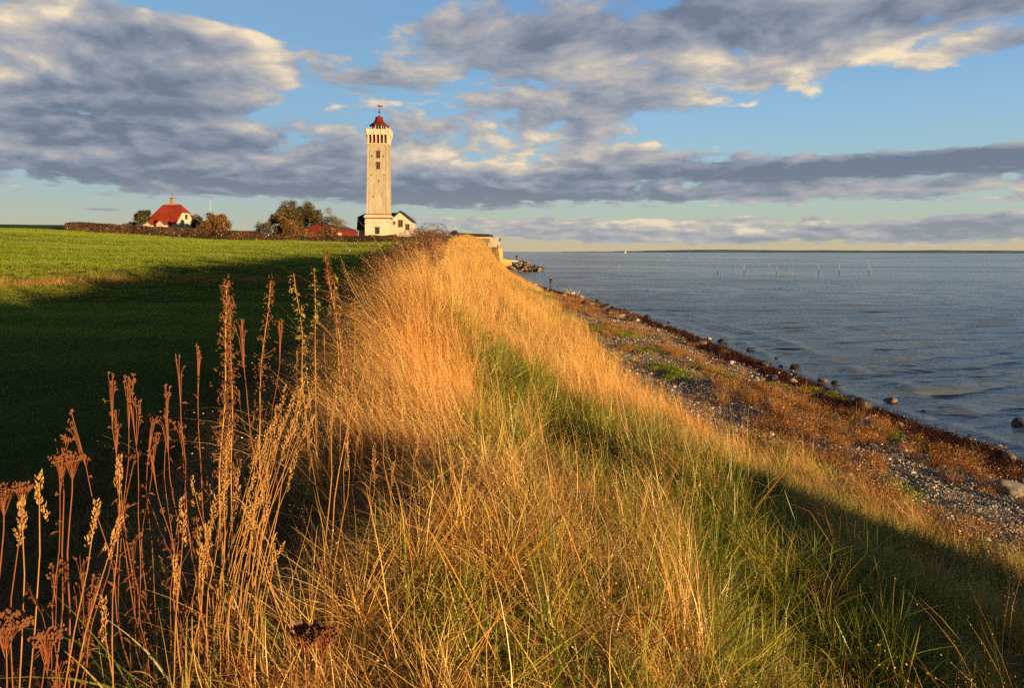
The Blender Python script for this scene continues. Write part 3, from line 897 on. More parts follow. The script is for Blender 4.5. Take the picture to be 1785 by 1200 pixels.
# ---------------------------------------------------------------- trees, hedge, shrubs
def leaf_cloud(centres, radii, n_per, size, seed, squash=0.8):
    """many small leaf quads scattered in ragged clumps"""
    g = np.random.default_rng(seed)
    P = []
    for c, r in zip(centres, radii):
        d = g.normal(size=(n_per, 3)); d /= np.linalg.norm(d, axis=1)[:, None]
        rad = r * g.random(n_per) ** 0.45 * (0.75 + 0.5 * g.random(n_per))
        P.append(np.array(c) + d * rad[:, None] * np.array([1, 1, squash]))
    P = np.concatenate(P)
    n = len(P)
    a = g.normal(size=(n, 3)); a /= np.linalg.norm(a, axis=1)[:, None]
    b = np.cross(a, g.normal(size=(n, 3))); b /= np.linalg.norm(b, axis=1)[:, None]
    s = size * (0.6 + 0.8 * g.random(n))[:, None]
    V = np.stack([P - a * s, P - b * s * 0.5, P + a * s, P + b * s * 0.5], 1).reshape(-1, 3)
    F = np.arange(n * 4).reshape(n, 4)
    r = np.repeat(g.random(n), 4); t = np.repeat(g.random(n), 4)
    return V, F, r, t
def leaf_obj(name, V, F, r, t, mat, parent=None):
    me = np_mesh(name, V, F, attrs={'r': ('FLOAT', r.astype(np.float32)), 't': ('FLOAT', t.astype(np.float32))})
    me.materials.append(mat)
    o = bpy.data.objects.new(name, me)
    COL.objects.link(o)
    if parent: o.parent = parent
    return o
M_bark = pmat('bark', (0.10, 0.075, 0.05), 0.95, 0.3, 2.0)
M_leaf_dark = leaf_mat('leaves_dark', [(0, (0.02, 0.026, 0.010)), (0.5, (0.05, 0.052, 0.016)), (1, (0.11, 0.085, 0.028))], 0.25, inst=False)
M_leaf_olive = leaf_mat('leaves_olive', [(0, (0.035, 0.034, 0.012)), (0.5, (0.085, 0.07, 0.024)), (1, (0.20, 0.145, 0.05))], 0.3, inst=False)
M_leaf_rust = leaf_mat('leaves_rust', [(0, (0.07, 0.035, 0.012)), (0.5, (0.17, 0.085, 0.025)), (1, (0.28, 0.15, 0.05))], 0.3, inst=False)
M_leaf_grey = leaf_mat('leaves_grey', [(0, (0.08, 0.075, 0.05)), (0.5, (0.15, 0.14, 0.10)), (1, (0.24, 0.22, 0.15))], 0.3, inst=False)
def tree(label, px, Y, w_px, top_py, base_z, leafm, density=1.0, bare=0.4, lean=0.0, seed=1, group=None, leaf=0.13, name='tree', squash=0.8):
    g = random.Random(seed)
    u = Y / FPX
    x = pix(px, Y)
    Hh = pz(top_py, Y) - base_z
    Wd = w_px * u / 2
    r = thing(name, label, 'tree', (x, Y, base_z), 0, group)
    b = MB()
    tips = []
    def limb(p, d, L, rad, lev):
        pts = [p]; q = p.copy(); dd = d.copy()
        for k in range(4):
            dd = (dd + Vector((g.gauss(0, .16) + lean * 0.08, g.gauss(0, .16), g.gauss(0.02, .10)))).normalized()
            q = q + dd * L / 4
            pts.append(q.copy())
        b.tube(pts, [rad * (1 - 0.16 * k) for k in range(5)], 5)
        if lev >= 3:
            tips.append(q); tips.append(pts[2])
            return
        for k in range(g.choice([2, 3, 3]) + (1 if lev == 0 else 0)):
            ang = g.uniform(0, 6.283)
            sp = g.uniform(0.45, 0.95) * (1.2 if lev == 0 else 1)
            nd = (dd + Vector((math.cos(ang) * sp, math.sin(ang) * sp, g.uniform(-.1, .35)))).normalized()
            limb(pts[g.choice([2, 3, 4, 4])] if lev else pts[g.choice([1, 2, 3, 4])], nd, L * g.uniform(0.62, 0.85), rad * 0.58, lev + 1)
    for k in range(g.choice([2, 3])):
        limb(Vector((g.uniform(-.2, .2), 0, -0.5)), Vector((g.uniform(-.35, .35) + lean * .2, g.uniform(-.3, .3), 1)).normalized(), 1.0, 0.055, 0)
    # fit to width and height
    xs = [v[0] for v in b.v]; zs = [v[2] for v in b.v]
    sx = 2 * Wd * 0.86 / max(0.1, max(xs) - min(xs)); sz = Hh * 0.93 / max(zs)
    mx = (max(xs) + min(xs)) / 2
    fit = lambda v: ((v[0] - mx * max(0, min(1, v[2] * sz / Hh))) * sx, v[1] * sx, v[2] * sz)
    b.v = [fit(v) for v in b.v]
    b.build('trunk', M_bark, r)
    tips = [fit(t) for t in tips]
    g.shuffle(tips)
    keep = tips[:int(len(tips) * (1 - bare))]
    if keep:
        rad = [g.uniform(0.5, 1.0) * (Wd / 3.0) for _ in keep]
        V, F, rr, tt = leaf_cloud(keep, rad, max(6, int(170 * density)), leaf, seed, squash)
        leaf_obj('crown', V, F, rr, tt, leafm, r)
    return r
tree('dark round-headed evergreen tree close against the left end of the cottage', 238, 140, 44, 369, 9.3, M_leaf_dark, 2.2, 0.0, seed=3)
tree('low dark tree with flat top just right of the white outbuilding', 334, 150, 34, 376, 9.2, M_leaf_dark, 1.2, 0.15, seed=4)
tree('dark low spreading tree beside the garage, under the flagpole', 356, 140, 34, 381, 8.8, M_leaf_dark, 1.2, 0.1, seed=8)
tree('bushy rusty brown tree in front of the garden right of the flagpole', 373, 128, 52, 374, 8.4, M_leaf_rust, 1.8, 0.05, seed=5)
tree('half bare windswept tree leaning left, leftmost of the trees by the barn', 482, 128, 54, 366, 8.0, M_leaf_olive, 0.8, 0.3, lean=-1.5, seed=6)
tree('tallest broad-crowned olive tree behind the barn', 530, 138, 76, 351, 8.4, M_leaf_olive, 1.25, 0.12, seed=7)
tree('low rust-brown bushy tree in front of the tallest tree', 505, 126, 56, 380, 8.0, M_leaf_rust, 2.0, 0.0, lean=0.5, seed=12, squash=0.6)
tree('nearly bare grey tree with thin spreading twigs right of the barn roof', 584, 136, 56, 361, 8.4, M_leaf_grey, 0.5, 0.25, seed=10, leaf=0.09)
def shrub(label, x, y, w, h, mat, seed, name='shrub', cat='shrub', group=None, leaf=0.07, n=500):
    g = random.Random(seed)
    z = h1(x, y)
    r = thing(name, label, cat, (x, y, z - 0.03), 0, group)
    b = MB(); cs = []; rs = []
    for k in range(9):
        a = g.uniform(0, 6.28); rr = g.uniform(0.1, 0.45) * w
        tp = Vector((math.cos(a) * rr, math.sin(a) * rr, h * g.uniform(0.5, 0.85)))
        b.tube([(0, 0, 0), tp * 0.5 + Vector((g.gauss(0, .05), g.gauss(0, .05), .03)), tp], [0.02, 0.014, 0.006], 4)
        cs.append(tp); rs.append(g.uniform(0.16, 0.3) * w)
    b.build('stem', M_bark, r)
    V, F, q, t = leaf_cloud(cs, rs, n // 9, leaf, seed)
    V[:, 2] = np.maximum(V[:, 2], 0.02)
    leaf_obj('foliage', V, F, q, t, mat, r)
    return r
shrub('round brown bush growing in front of the barn wall', pix(571, 112), 112, 3.4, 2.2, M_leaf_rust, 41, leaf=0.12, n=1800)
shrub('dark bush on the cliff top at the left end of the flat-roofed building', pix(791, 160), 160, 3.0, 1.3, M_leaf_dark, 42, leaf=0.12, n=1500)
def hedge():
    pts = [(30, 405, 401), (118, 391.5, 402), (140, 390.5, 404), (250, 397, 410), (330, 401, 415), (420, 405, 418.5), (500, 407, 419), (560, 410, 420), (640, 408, 420), (690, 408, 420)]
    def seg(name, label, i0px, i1px, mat, seed, h0, nn, ragged=0.0):
        g = np.random.default_rng(seed)
        n = int((i1px - i0px) * nn)
        px = g.uniform(i0px, i1px, n)
        Y = np.interp(px, [0, 118, 400, 700], [118, 112, 106, 104])
        X = (px - CXP) / FPX * Y
        top = np.interp(px, [p[0] for p in pts], [p[1] for p in pts])
        zt = CAMZ - (top - HZ) * Y / FPX
        zb = H(X, Y) - 0.1
        hh = np.clip(zt - zb, 0.5, 3) * h0 * (1 - ragged * vnoise(X, Y, 0.6, 2))
        # surface-biased box of leaves, clipped flat along the top
        w = 0.75
        dy = g.uniform(-1, 1, n); dz = g.random(n)
        m = g.random(n)
        dz = np.where(m < 0.4, 0.92 + 0.1 * g.random(n), dz); dy = np.where(m > 0.55, -0.8 - 0.25 * g.random(n), dy)
        P = np.stack([X, Y + dy * w + (vnoise(X, Y, 0.5, 2) - .5) * .4, zb + dz * hh * (0.96 + 0.1 * vnoise(X + 4, Y, 0.9, 2))], 1)
        a = g.normal(size=(n, 3)); a /= np.linalg.norm(a, axis=1)[:, None]
        b = np.cross(a, g.normal(size=(n, 3))); b /= np.linalg.norm(b, axis=1)[:, None]
        s = 0.13 * (0.6 + 0.8 * g.random(n))[:, None]
        V = np.stack([P - a * s, P - b * s * .6, P + a * s, P + b * s * .6], 1).reshape(-1, 3)
        F = np.arange(n * 4).reshape(n, 4)
        rr = np.clip(vnoise(X, P[:, 2] * 2, 0.5, 2) * 0.9 + g.normal(0, .18, n) , 0, 1)
        c = np.array([X.mean(), Y.mean(), H(X, Y).mean()])
        root = thing(name, label, 'hedge', tuple(c))
        leaf_obj('foliage', V - c, F, np.repeat(rr, 4), np.repeat(g.random(n), 4), mat, root)
        bb = MB()
        for p in np.linspace(i0px, i1px, int((i1px - i0px) / 2.5)):
            y_ = float(np.interp(p, [0, 118, 400, 700], [118, 112, 106, 104])); x_ = (p - CXP) / FPX * y_
            z_ = h1(x_, y_); zt_ = CAMZ - (np.interp(p, [q[0] for q in pts], [q[1] for q in pts]) - HZ) * y_ / FPX
            hgt = max(0.5, zt_ - z_) * h0 * .85
            for k in range(3):
                dx = random.uniform(-.3, .3)
                bb.tube([(x_ + dx - c[0], y_ - c[1] + random.uniform(-.3, .3), z_ - c[2] - .1), (x_ + dx * 2 - c[0], y_ - c[1] + random.uniform(-.5, .5), z_ - c[2] + hgt)], [0.035, 0.015], 4)
        bb.build('stem', M_bark, root)
    M_h1 = leaf_mat('hedge_leaves', [(0, (0.025, 0.018, 0.010)), (0.4, (0.075, 0.042, 0.022)), (0.75, (0.15, 0.08, 0.045)), (1, (0.28, 0.17, 0.09))], 0.25, inst=False)
    seg('hedge', 'long clipped dark brown hedge in front of the cottage, left stretch', 118, 252, M_h1, 1, 1.0, 110)
    seg('hedge', 'clipped brown hedge running from the cottage to the van', 253, 455, M_h1, 2, 1.0, 110)
    seg('hedge', 'lower ragged brown hedge in front of the barn and the lighthouse', 456, 692, M_h1, 3, 0.95, 100, 0.35)
hedge()
# ---------------------------------------------------------------- scattering (stuff only)
def scatter_group():
    ng = bpy.data.node_groups.new('scatter', 'GeometryNodeTree')
    ng.interface.new_socket('Geometry', in_out='INPUT', socket_type='NodeSocketGeometry')
    cs = ng.interface.new_socket('Collection', in_out='INPUT', socket_type='NodeSocketCollection')
    ng.interface.new_socket('Geometry', in_out='OUTPUT', socket_type='NodeSocketGeometry')
    N = ng.nodes; L = ng.links
    gi = N.new('NodeGroupInput'); go = N.new('NodeGroupOutput')
    ci = N.new('GeometryNodeCollectionInfo')
    ci.inputs['Separate Children'].default_value = True
    ci.inputs['Reset Children'].default_value = True
    L.new(gi.outputs['Collection'], ci.inputs['Collection'])
    iop = N.new('GeometryNodeInstanceOnPoints')
    iop.inputs['Pick Instance'].default_value = True
    L.new(gi.outputs['Geometry'], iop.inputs['Points'])
    L.new(ci.outputs[0], iop.inputs['Instance'])
    def at(nm, ty):
        a = N.new('GeometryNodeInputNamedAttribute'); a.data_type = ty
        a.inputs['Name'].default_value = nm
        return a.outputs['Attribute']
    L.new(at('idx', 'INT'), iop.inputs['Instance Index'])
    e2r = N.new('FunctionNodeEulerToRotation')
    L.new(at('rot', 'FLOAT_VECTOR'), e2r.inputs[0])
    L.new(e2r.outputs[0], iop.inputs['Rotation'])
    L.new(at('scl', 'FLOAT_VECTOR'), iop.inputs['Scale'])
    L.new(iop.outputs[0], go.inputs[0])
    return ng, cs.identifier
NG, CSOCK = scatter_group()
def source(name, meshes):
    c = bpy.data.collections.new(name)
    for i, me in enumerate(meshes):
        o = bpy.data.objects.new('%s_%03d' % (name, i), me)
        c.objects.link(o)
    return c
def scatter(name, label, P, rot, scl, idx, tint, coll):
    n = len(P)
    me = bpy.data.meshes.new(name)
    me.vertices.add(n)
    me.vertices.foreach_set('co', np.asarray(P, np.float32).ravel())
    if np.ndim(scl) == 1: scl = np.repeat(np.asarray(scl)[:, None], 3, 1)
    for an, ty, key, arr in (('rot', 'FLOAT_VECTOR', 'vector', rot), ('scl', 'FLOAT_VECTOR', 'vector', scl)):
        a = me.attributes.new(an, ty, 'POINT'); a.data.foreach_set(key, np.asarray(arr, np.float32).ravel())
    a = me.attributes.new('idx', 'INT', 'POINT'); a.data.foreach_set('value', np.asarray(idx, np.int32))
    a = me.attributes.new('tint', 'FLOAT_COLOR', 'POINT')
    a.data.foreach_set('color', np.concatenate([np.asarray(tint, np.float32), np.ones((n, 1), np.float32)], 1).ravel())
    o = bpy.data.objects.new(name, me)
    COL.objects.link(o)
    md = o.modifiers.new('scatter', 'NODES')
    md.node_group = NG
    md[CSOCK] = coll
    return tag(o, label, kind='stuff')

def blades(n, rad, h, hs, wid, lean, ls, curl, dirs, seed, seg=5, heads=0.0, pos=None, kink=0.0):
    """n blades: base positions in a disc, height, lean angle and direction, curl; returns V,F,r,t"""
    g = np.random.default_rng(seed)
    if pos is None:
        a = g.uniform(0, 2 * np.pi, n); q = rad * np.sqrt(g.random(n))
        bx, by = q * np.cos(a), q * np.sin(a)
    else: bx, by = pos
    L = np.clip(g.normal(h, hs, n), h * 0.25, h * 2.2)
    th0 = np.abs(g.normal(lean, ls, n)); cu = g.normal(curl, abs(curl) * 0.5 + 0.15, n)
    ph = dirs[0] + g.normal(0, dirs[1], n)
    w = wid * g.uniform(0.6, 1.4, n)
    fc = g.uniform(0, np.pi, n)
    rows = seg + 1
    V = np.zeros((n, rows, 2, 3)); T = np.zeros((n, rows, 2))
    x, y, z = bx.copy(), by.copy(), np.zeros(n) - 0.03
    ds = L / seg
    kk = np.where(g.random(n) < kink, g.integers(1, seg, n), 99)
    ang = th0.copy(); phh = ph.copy()
    for i in range(rows):
        f = i / seg
        ww = w * (1 - f ** 1.8 * 0.9) * 0.5
        dx, dy = np.cos(fc) * ww, np.sin(fc) * ww
        V[:, i, 0] = np.stack([x - dx, y - dy, z], 1); V[:, i, 1] = np.stack([x + dx, y + dy, z], 1)
        T[:, i] = f
        ang = ang + cu / seg + np.where(kk == i, g.uniform(.6, 1.5, n), 0)
        ang = np.clip(ang, -2.4, 2.4)
        phh = phh + g.normal(0, 0.10, n)
        x = x + ds * np.sin(ang) * np.cos(phh); y = y + ds * np.sin(ang) * np.sin(phh); z = z + ds * np.cos(ang)
        z = np.maximum(z, 0.01)
    base = (np.arange(n) * rows * 2)[:, None]
    k = (np.arange(seg) * 2)[None, :]
    F = np.stack([base + k, base + k + 1, base + k + 3, base + k + 2], -1).reshape(-1, 4)
    r = np.repeat(g.random(n), rows * 2)
    V = V.reshape(-1, 3); T = T.ravel()
    if heads > 0:
        m = g.random(n) < heads
        ii = np.where(m)[0]
        Vr = V.reshape(n, rows, 2, 3)
        a = Vr[ii, rows - 3].mean(1); b = Vr[ii, rows - 1].mean(1)
        K = 9
        f = np.linspace(0, 1.15, K)[None, :, None]
        c = a[:, None] + (b - a)[:, None] * f
        d = g.normal(size=c.shape) * 0.006
        e = (b - a); e /= np.linalg.norm(e, axis=1)[:, None]
        u = e[:, None] * 0.010 + g.normal(size=c.shape) * 0.002
        s = g.normal(size=c.shape) * 0.0016
        V2 = np.stack([c + d, c + d + s + u * .5, c + d + u, c + d - s + u * .5], 2).reshape(-1, 3)
        F2 = np.arange(len(V2)).reshape(-1, 4) + len(V)
        V = np.concatenate([V, V2]); F = np.concatenate([F, F2])
        r = np.concatenate([r, np.clip(np.repeat(g.random(len(ii)) * 0.4 + 0.6, K * 4), 0, 1)]); T = np.concatenate([T, np.ones(len(V2))])
    return V, F, r, T
def cat(parts):
    Vs, Fs, rs, ts = [], [], [], []; o = 0
    for V, F, r, t in parts:
        Vs.append(V); Fs.append(F + o); rs.append(r); ts.append(t); o += len(V)
    return np.concatenate(Vs), np.concatenate(Fs), np.concatenate(rs), np.concatenate(ts)
def tmesh(name, parts, mat):
    V, F, r, t = cat(parts)
    me = np_mesh(name, V, F, attrs={'r': ('FLOAT', r.astype(np.float32)), 't': ('FLOAT', t.astype(np.float32))})
    me.materials.append(mat)
    return me
M_straw = leaf_mat('straw', [(0, (0.17, 0.075, 0.020)), (0.25, (0.40, 0.215, 0.058)), (0.6, (0.64, 0.39, 0.115)), (1, (0.84, 0.60, 0.24))], 0.30)
M_green = leaf_mat('green_blades', [(0, (0.07, 0.12, 0.008)), (0.4, (0.15, 0.22, 0.012)), (0.7, (0.30, 0.31, 0.03)), (1, (0.56, 0.42, 0.12))], 0.40)
M_thatch = leaf_mat('dead_thatch', [(0, (0.035, 0.020, 0.009)), (0.5, (0.14, 0.085, 0.034)), (1, (0.40, 0.27, 0.11))], 0.15)
M_fieldg = leaf_mat('field_blades', [(0, (0.10, 0.17, 0.005)), (0.5, (0.15, 0.235, 0.007)), (0.85, (0.20, 0.275, 0.012)), (1, (0.34, 0.32, 0.05))], 0.40)
M_rust = leaf_mat('rust_herb', [(0, (0.09, 0.03, 0.012)), (0.35, (0.24, 0.085, 0.024)), (0.7, (0.40, 0.19, 0.045)), (1, (0.52, 0.38, 0.11))], 0.30)
M_weed = leaf_mat('brown_weed', [(0, (0.05, 0.02, 0.010)), (0.5, (0.14, 0.060, 0.028)), (1, (0.26, 0.13, 0.06))], 0.15)
M_wrack = leaf_mat('wrack', [(0, (0.010, 0.004, 0.004)), (0.5, (0.035, 0.010, 0.009)), (1, (0.085, 0.024, 0.018))], 0.05, gloss=0.02)
M_kale = leaf_mat('kale', [(0, (0.05, 0.09, 0.04)), (0.6, (0.10, 0.15, 0.06)), (1, (0.34, 0.36, 0.20))], 0.25)

WIND = R(170)      # the grass lies over towards the field
def straw_tuft(s, h, n, wid, rad, lean=.28, curl=.7, heads=.04, spread=.75):
    return tmesh('straw_tuft', [blades(n, rad, h, h * .25, wid, lean, .18, curl, (WIND, spread), s, 6, heads, kink=.14),
                                blades(n // 3, rad * 1.2, h * .45, h * .15, wid * 1.1, .5, .4, .9, (WIND, 2.5), s + 500, 4),
                                blades(n // 5, rad * 1.5, h * .7, h * .2, wid, 1.1, .3, .5, (WIND, 1.6), s + 900, 4, kink=.3)], M_straw)
S_near = source('straw_near', [straw_tuft(s, .36, 84, .0034, .14, lean=.38 + .12 * (s % 3), curl=.7 + .25 * (s % 4)) for s in range(14)])
S_long = source('straw_long', [straw_tuft(40 + s, .74, 90, .0032, .14, lean=.22 + .1 * (s % 3), curl=1.0 + .35 * (s % 3), heads=.3, spread=.5) for s in range(10)])
S_far = source('straw_far', [straw_tuft(80 + s, .62, 110, .0085, .32, lean=.2, curl=.7, heads=.0, spread=.9) for s in range(8)])
S_fargreen = source('green_far', [tmesh('green_far', [blades(90, .3, .42, .12, .009, .25, .2, .8, (WIND, 1.6), 700 + s, 5)], M_green) for s in range(6)])
S_green = source('green_tuft', [tmesh('green_tuft', [blades(46, .12, .34, .09, .0062, .3, .2, 1.0, (WIND - 1.2, 1.6), 120 + s, 6, kink=.08), blades(14, .14, .2, .06, .004, .6, .4, .6, (0, 3), 160 + s, 4)], M_green) for s in range(10)])
S_thatch = source('thatch_tuft', [tmesh('thatch_tuft', [blades(46, .2, .30, .1, .0042, 1.15, .35, .4, (0, 3.2), 200 + s, 5, kink=.25), blades(16, .18, .3, .12, .0035, .5, .3, .8, (WIND, 1.4), 230 + s, 5)], M_thatch) for s in range(8)])
S_mat = source('matted_straw', [tmesh('matted_straw', [blades(80, .2, .46, .12, .0038, .85 + .1 * (s % 3), .25, 1.0 + .2 * (s % 4), (WIND, .8), 800 + s, 7, kink=.3)], M_straw) for s in range(8)])
S_tuss = source('tussock', [tmesh('tussock', [blades(190, .07, .50, .12, .0034, .42, .22, 1.5, (0, 3.2), 820 + s, 7, .05, kink=.1)], M_straw) for s in range(6)])
S_arch = source('arching_straw', [tmesh('arching_straw', [blades(7, .12, .85, .2, .0058, .45 + .2 * (s % 3), .25, 1.4, (WIND + (s % 5 - 2) * .7, .5), 260 + s, 9, .5, kink=.2)], M_straw) for s in range(10)])
def herb(s, w, h, mat, nl=170, nt=26, lsize=.014, tl=.5):
    g = np.random.default_rng(300 + s)
    tw = blades(nt, w * .25, h, h * .3, .004, .5, .35, .3, (0, 3.2), 300 + s, 4)
    P = g.normal(size=(nl, 3)) * np.array([w * .36, w * .36, h * .28]) + np.array([0, 0, h * .55]); P[:, 2] = np.abs(P[:, 2]) + .01
    a = g.normal(size=(nl, 3)); b = np.cross(a, g.normal(size=(nl, 3)))
    a /= np.linalg.norm(a, axis=1)[:, None]; b /= np.linalg.norm(b, axis=1)[:, None]
    sz = lsize * g.uniform(.5, 1.6, nl)[:, None]
    V = np.stack([P - a * sz, P - b * sz * .5, P + a * sz, P + b * sz * .5], 1).reshape(-1, 3)
    lf = (V, np.arange(nl * 4).reshape(nl, 4), np.repeat(g.random(nl), 4), np.repeat(g.random(nl), 4))
    return tmesh('herb', [tw, lf], mat)
S_rust = source('rust_herb', [herb(s, .38, .30, M_rust, 260, 50) for s in range(8)])
S_bush = source('rust_bush', [tmesh('rust_bush', [blades(120, .16, .42, .12, .006, .5, .25, .5, (0, 3.2), 860 + s, 5, .25, kink=.15), blades(60, .2, .22, .08, .008, .8, .3, .4, (0, 3.2), 880 + s, 4)], M_rust) for s in range(6)])
S_greenherb = source('green_herb', [herb(20 + s, .4, .2, M_green, 260, 20, .02) for s in range(6)])
S_wrack = source('wrack', [tmesh('wrack', [blades(70, .3, .22, .08, .012, 1.25, .4, .5, (0, 3.2), 400 + s, 4)], M_wrack) for s in range(6)])
def dock(s):
    """upright brown weed stems carrying dark flat heads"""
    g = np.random.default_rng(440 + s)
    n = 9
    st = blades(n, .18, 1.0, .2, .009, .10, .06, .1, (WIND, 2), 440 + s, 5)
    V = st[0].reshape(n, 6, 2, 3)
    P = []
    for i in range(n):
        top = V[i, 5].mean(0); mid = V[i, 3].mean(0)
        for k in range(5):
            c = mid + (top - mid) * g.random() + g.normal(0, .07, 3) * (1, 1, .5)
            P.append(c + g.normal(size=(14, 3)) * (.035, .035, .012))
        P.append(top + g.normal(size=(26, 3)) * (.05, .05, .012))
    P = np.concatenate(P); m = len(P)
    a = g.normal(size=(m, 3)); a /= np.linalg.norm(a, axis=1)[:, None]; b = np.cross(a, g.normal(size=(m, 3))); b /= np.linalg.norm(b, axis=1)[:, None]
    sz = .013
    V2 = np.stack([P - a * sz, P - b * sz * .7, P + a * sz, P + b * sz * .7], 1).reshape(-1, 3)
    return tmesh('dock', [st, (V2, np.arange(m * 4).reshape(m, 4), np.repeat(g.random(m) * .6, 4), np.zeros(m * 4)), blades(30, .25, .5, .2, .007, .3, .3, .6, (WIND, 3), 470 + s, 4)], M_weed)
S_dock = source('dock', [dock(s) for s in range(7)])
def field_patch(s, n=900, h=.115, w=.005):
    g = np.random.default_rng(500 + s)
    pos = (g.uniform(-.55, .55, n), g.uniform(-.55, .55, n))
    return tmesh('field_patch', [blades(n, 0, h, h * .3, w, .3, .2, .5, (WIND, 2.2), 500 + s, 3, 0, pos)], M_fieldg)
S_field = source('field_patch', [field_patch(s) for s in range(6)])
S_fieldfar = source('field_patch_far', [field_patch(30 + s, 900, .13, .008) for s in range(5)])
def stones(s, sz, n, spread):
    g = np.random.default_rng(600 + s)
    ico_v = np.array([(0, 0, 1), (.89, 0, .45), (.28, .85, .45), (-.72, .53, .45), (-.72, -.53, .45), (.28, -.85, .45), (.72, .53, -.45), (-.28, .85, -.45), (-.89, 0, -.45), (-.28, -.85, -.45), (.72, -.53, -.45), (0, 0, -1)])
    ico_f = [(0, 1, 2), (0, 2, 3), (0, 3, 4), (0, 4, 5), (0, 5, 1), (1, 6, 2), (2, 7, 3), (3, 8, 4), (4, 9, 5), (5, 10, 1), (6, 7, 2), (7, 8, 3), (8, 9, 4), (9, 10, 5), (10, 6, 1), (11, 7, 6), (11, 8, 7), (11, 9, 8), (11, 10, 9), (11, 6, 10)]
    V, F, rr = [], [], []
    for k in range(n):
        q = sz * g.lognormal(0, .45)
        v = ico_v * (1 + g.normal(0, .10, (12, 1))) * q * (g.uniform(.8, 1.4), g.uniform(.8, 1.3), g.uniform(.45, .8))
        a = g.uniform(0, 6.28); c, sn = np.cos(a), np.sin(a)
        v = np.stack([v[:, 0] * c - v[:, 1] * sn, v[:, 0] * sn + v[:, 1] * c, v[:, 2]], 1)
        v += (g.uniform(-spread, spread), g.uniform(-spread, spread), q * .2)
        F += [tuple(i + len(V) * 12 for i in f) for f in ico_f]
        V.append(v); rr.append(np.full(12, g.random()))
    V = np.concatenate(V); rr = np.concatenate(rr)
    me = np_mesh('stones', V, np.array(F), smooth=True, attrs={'r': ('FLOAT', rr.astype(np.float32))})
    return me
def stone_mat():
    m = bpy.data.materials.new('stone'); m.use_nodes = True
    t = NT(m.node_tree); bs = t.n['Principled BSDF']
    r = t.new('ShaderNodeAttribute', attribute_name='r').outputs['Fac']
    col = t.ramp(r, [(0, (0.07, 0.065, 0.06)), (0.3, (0.18, 0.165, 0.145)), (0.5, (0.28, 0.245, 0.20)), (0.7, (0.34, 0.26, 0.19)), (0.85, (0.44, 0.40, 0.35)), (1, (0.62, 0.57, 0.50))])
    co = t.new('ShaderNodeTexCoord').outputs['Object']
    col = t.mix(t.sstep(t.noise(co, 30, 4, .6), .4, .7, 0, .5), col, (0.10, 0.085, 0.07))
    t.set(bs, 'Base Color', col); bs.inputs['Roughness'].default_value = 0.8
    return m
M_stone = stone_mat()
_st = [stones(s, .021, 60, .5) for s in range(6)] + [stones(20 + s, .038, 16, .5) for s in range(4)]
for me in _st: me.materials.append(M_stone)
S_stone = source('stone_patch', _st)

# ---- where photo rows meet the ground
def hit(px, py):
    ys = np.concatenate([np.arange(1.2, 40, .05), np.arange(40, 230, .25)])
    xs = (px - CXP) / FPX * ys
    zs = CAMZ - (py - HZ) / FPX * ys
    g = H(xs, ys)
    k = np.argmax(g > zs)
    return xs[k], ys[k]
def gblob(lst, X, Y):
    s = np.zeros(len(X))
    for (px, py, ra, w) in lst:
        x0, y0 = hit(px, py)
        s += w * np.exp(-((X - x0) ** 2 + ((Y - y0) * .75) ** 2) / ra ** 2)
    return s
GREENS = [(960, 745, .8, 1), (900, 800, .5, .7), (1290, 855, .9, 1.0), (1380, 1000, .6, .9), (1470, 1060, .6, 1.1), (1320, 1150, .5, 1.0), (1240, 1180, .35, .8), (1000, 1170, .3, .5), (1450, 1170, .5, .8), (1120, 880, .6, .7), (930, 760, 1.0, .7), (880, 700, .8, .5), (1040, 830, .6, .5), (1200, 1060, .35, .6), (1100, 1000, .3, .5), (1150, 780, .7, .6),
          (1000, 560, 3.0, 1.5), (900, 480, 5, 1.2), (950, 520, 3.5, 1.2), (860, 540, 2.0, .7), (1200, 960, .5, .5), (1130, 690, 1.2, .5), (870, 640, .8, .35), (1500, 960, .6, .6), (1600, 1050, .8, .9), (1700, 1000, 1.0, .7), (1420, 900, .8, .7), (1330, 930, .5, .7), (850, 1170, .2, .5)]
def draw(n, x0, x1, y0, y1, dens, seed):
    g = np.random.default_rng(seed)
    X = g.uniform(x0, x1, n); Y = g.uniform(y0, y1, n)
    k = g.random(n) < dens(X, Y)
    return X[k], Y[k], g
def seen(X, Y, m=1.5):
    return (np.abs(X) < Y * .80 + m)
def slope_rot(X, Y, amt=.5):
    e = .15
    gx_ = (H(X + e, Y) - H(X - e, Y)) / (2 * e); gy_ = (H(X, Y + e) - H(X, Y - e)) / (2 * e)
    return np.arctan(gy_) * amt, -np.arctan(gx_) * amt
def put(name, label, X, Y, g, coll, nvar, tint, s=(.8, 1.25), zrot=.5, sink=.02, off=0, zs=None, slope=.45):
    n = len(X)
    rx, ry = slope_rot(X, Y, slope)
    rot = np.stack([rx, ry, g.normal(0, zrot, n)], 1)
    sc = g.uniform(s[0], s[1], n)
    if zs is not None: scl = np.stack([sc, sc, sc * zs], 1)
    else: scl = sc
    P = np.stack([X, Y, H(X, Y) - sink], 1)
    return scatter(name, label, P, rot, scl, g.integers(0, nvar, n) + off, tint, coll)
def tints(X, Y, base, amp, seed=0, sc=.8):
    v = vnoise(X + seed * 3.1, Y, sc, 3)[:, None] - .5; w = vnoise(X, Y + seed * 7.7, sc * 2.7, 2)[:, None] - .5
    u = vnoise(X + 31, Y + seed, 1.9, 2)[:, None] - .5
    return np.clip(np.array(base) * (1 + amp * 2 * v + amp * 1.2 * u) + np.array([-.22, .06, -.10]) * w * 3 * amp, 0.05, 3.0)

